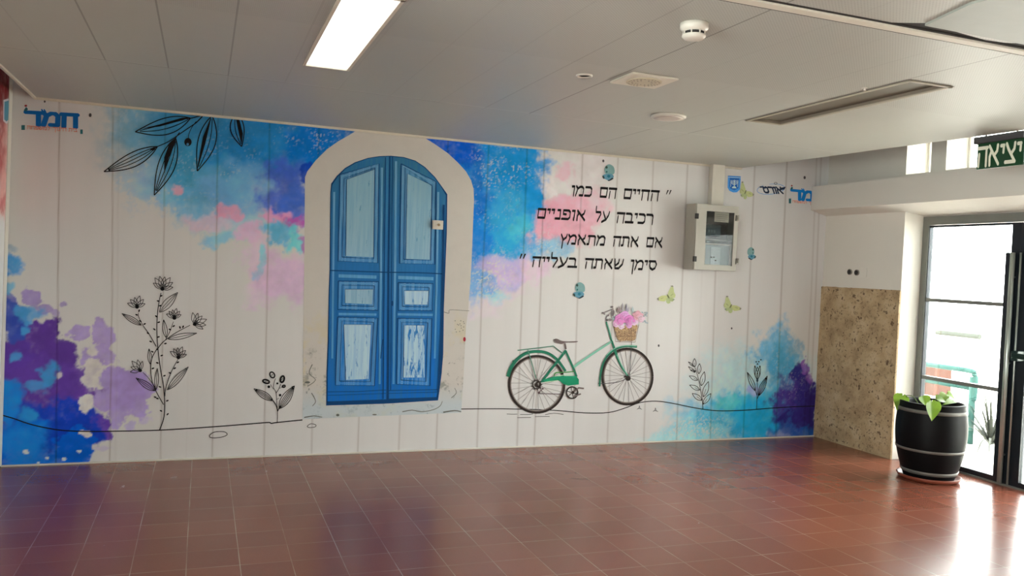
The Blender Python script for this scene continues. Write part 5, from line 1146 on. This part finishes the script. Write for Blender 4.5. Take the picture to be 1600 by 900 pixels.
kk.col(kk.ramp(kk.noise(P, 14, 4), [(.3, L4((78, 118, 24))), (.6, L4((112, 150, 36))), (.8, L4((150, 176, 62)))])); kk.set(.42); kk.b.inputs['Subsurface Weight'].default_value = 0
try:
    kk.b.inputs['Transmission Weight'].default_value = 0
    tr = kk.add('ShaderNodeBsdfTranslucent'); tr.inputs[0].default_value = (.26, .42, .05, 1); mx = kk.add('ShaderNodeMixShader'); mx.inputs[0].default_value = .35
    kk.ln(kk.b.outputs[0], mx.inputs[1]); kk.ln(tr.outputs[0], mx.inputs[2]); kk.ln(mx.outputs[0], kk.out.inputs[0])
except Exception: pass
M['leaf'] = kk.m; M['stem'] = plain('green_stem', (96, 122, 50), .5)
def heart_leaf(base, tip, up, width, cup=.15):
    base, tip, up = Vector(base), Vector(tip), Vector(up); d = tip-base; l = d.length; d.normalize(); s = d.cross(up).normalized(); n = s.cross(d)
    bm = bmesh.new(); rows = []
    prof = [(-.10, .30), (-.03, .72), (.08, .94), (.22, 1.0), (.40, .90), (.58, .68), (.75, .42), (.90, .17), (1.0, .01)]
    for u, w in prof:
        row = []
        for j in range(-3, 4):
            x = j/3*w*width*.5; lift = abs(j/3)*w*width*cup-(.18*l*u*u); uu = u if (u > -.05 or abs(j) > 0) else 0
            back = -.06*l*max(0, 1-abs(abs(j)/3-.6)*2) if u < 0 else 0
            row.append(bm.verts.new(base+d*(l*max(uu, 0 if j == 0 else uu)+back)+s*x+n*lift))
        rows.append(row)
    for a, b in zip(rows, rows[1:]):
        for j in range(6): bm.faces.new((a[j], a[j+1], b[j+1], b[j]))
    return bm
ct = Vector((PX, PYY, 0)); zr = HP+.012
def vw(px, py, dy): # point on a plane dy metres nearer the photographer than the pot's centre
    p = hit(px, py, 1, PYY-dy); return p
leaves = [((1406, 625), (1417, 651), .10, .125, (-.74, -.67, .25)), ((1442, 620), (1447, 633), .16, .11, (-.2, -.8, .5)), ((1456, 629), (1459, 658), .30, .135, (-.2, -.95, .25)),
          ((1464, 624), (1480, 626), .10, .10, (0, -.5, .8)), ((1481, 618), (1494, 623), .0, .11, (.1, -.6, .75)), ((1477, 617), (1468, 626), .05, .08, (0, -.6, .8)), ((1490, 627), (1476, 629), .12, .07, (0, -.4, .9))]
for (pb, pt, dy, w, up) in leaves:
    b_ = vw(*pb, dy*.9); e_ = vw(*pt, dy*.9+.03)
    if pb[0] == 1406: b_ = Vector((PX-.67*.225-.742*.05, PYY+.742*.225-.67*.05, zr+.03)); e_ = Vector((PX-.67*.262-.742*.09, PYY+.742*.262-.67*.09, zr-.085))
    lf2 = put(obj('leaf', heart_leaf(b_, e_, up, w), M['leaf'], None, True), t)
    bm = bmesh.new(); root = Vector((PX+(b_.x-PX)*.3, PYY+(b_.y-PYY)*.3, HP-.075)); midp = (root+b_)/2+Vector((0, 0, .06)); tube(bm, spline([root, midp, b_], 6), .0045, 6, .003); put(obj('stem', bm, M['stem'], None, True), t)
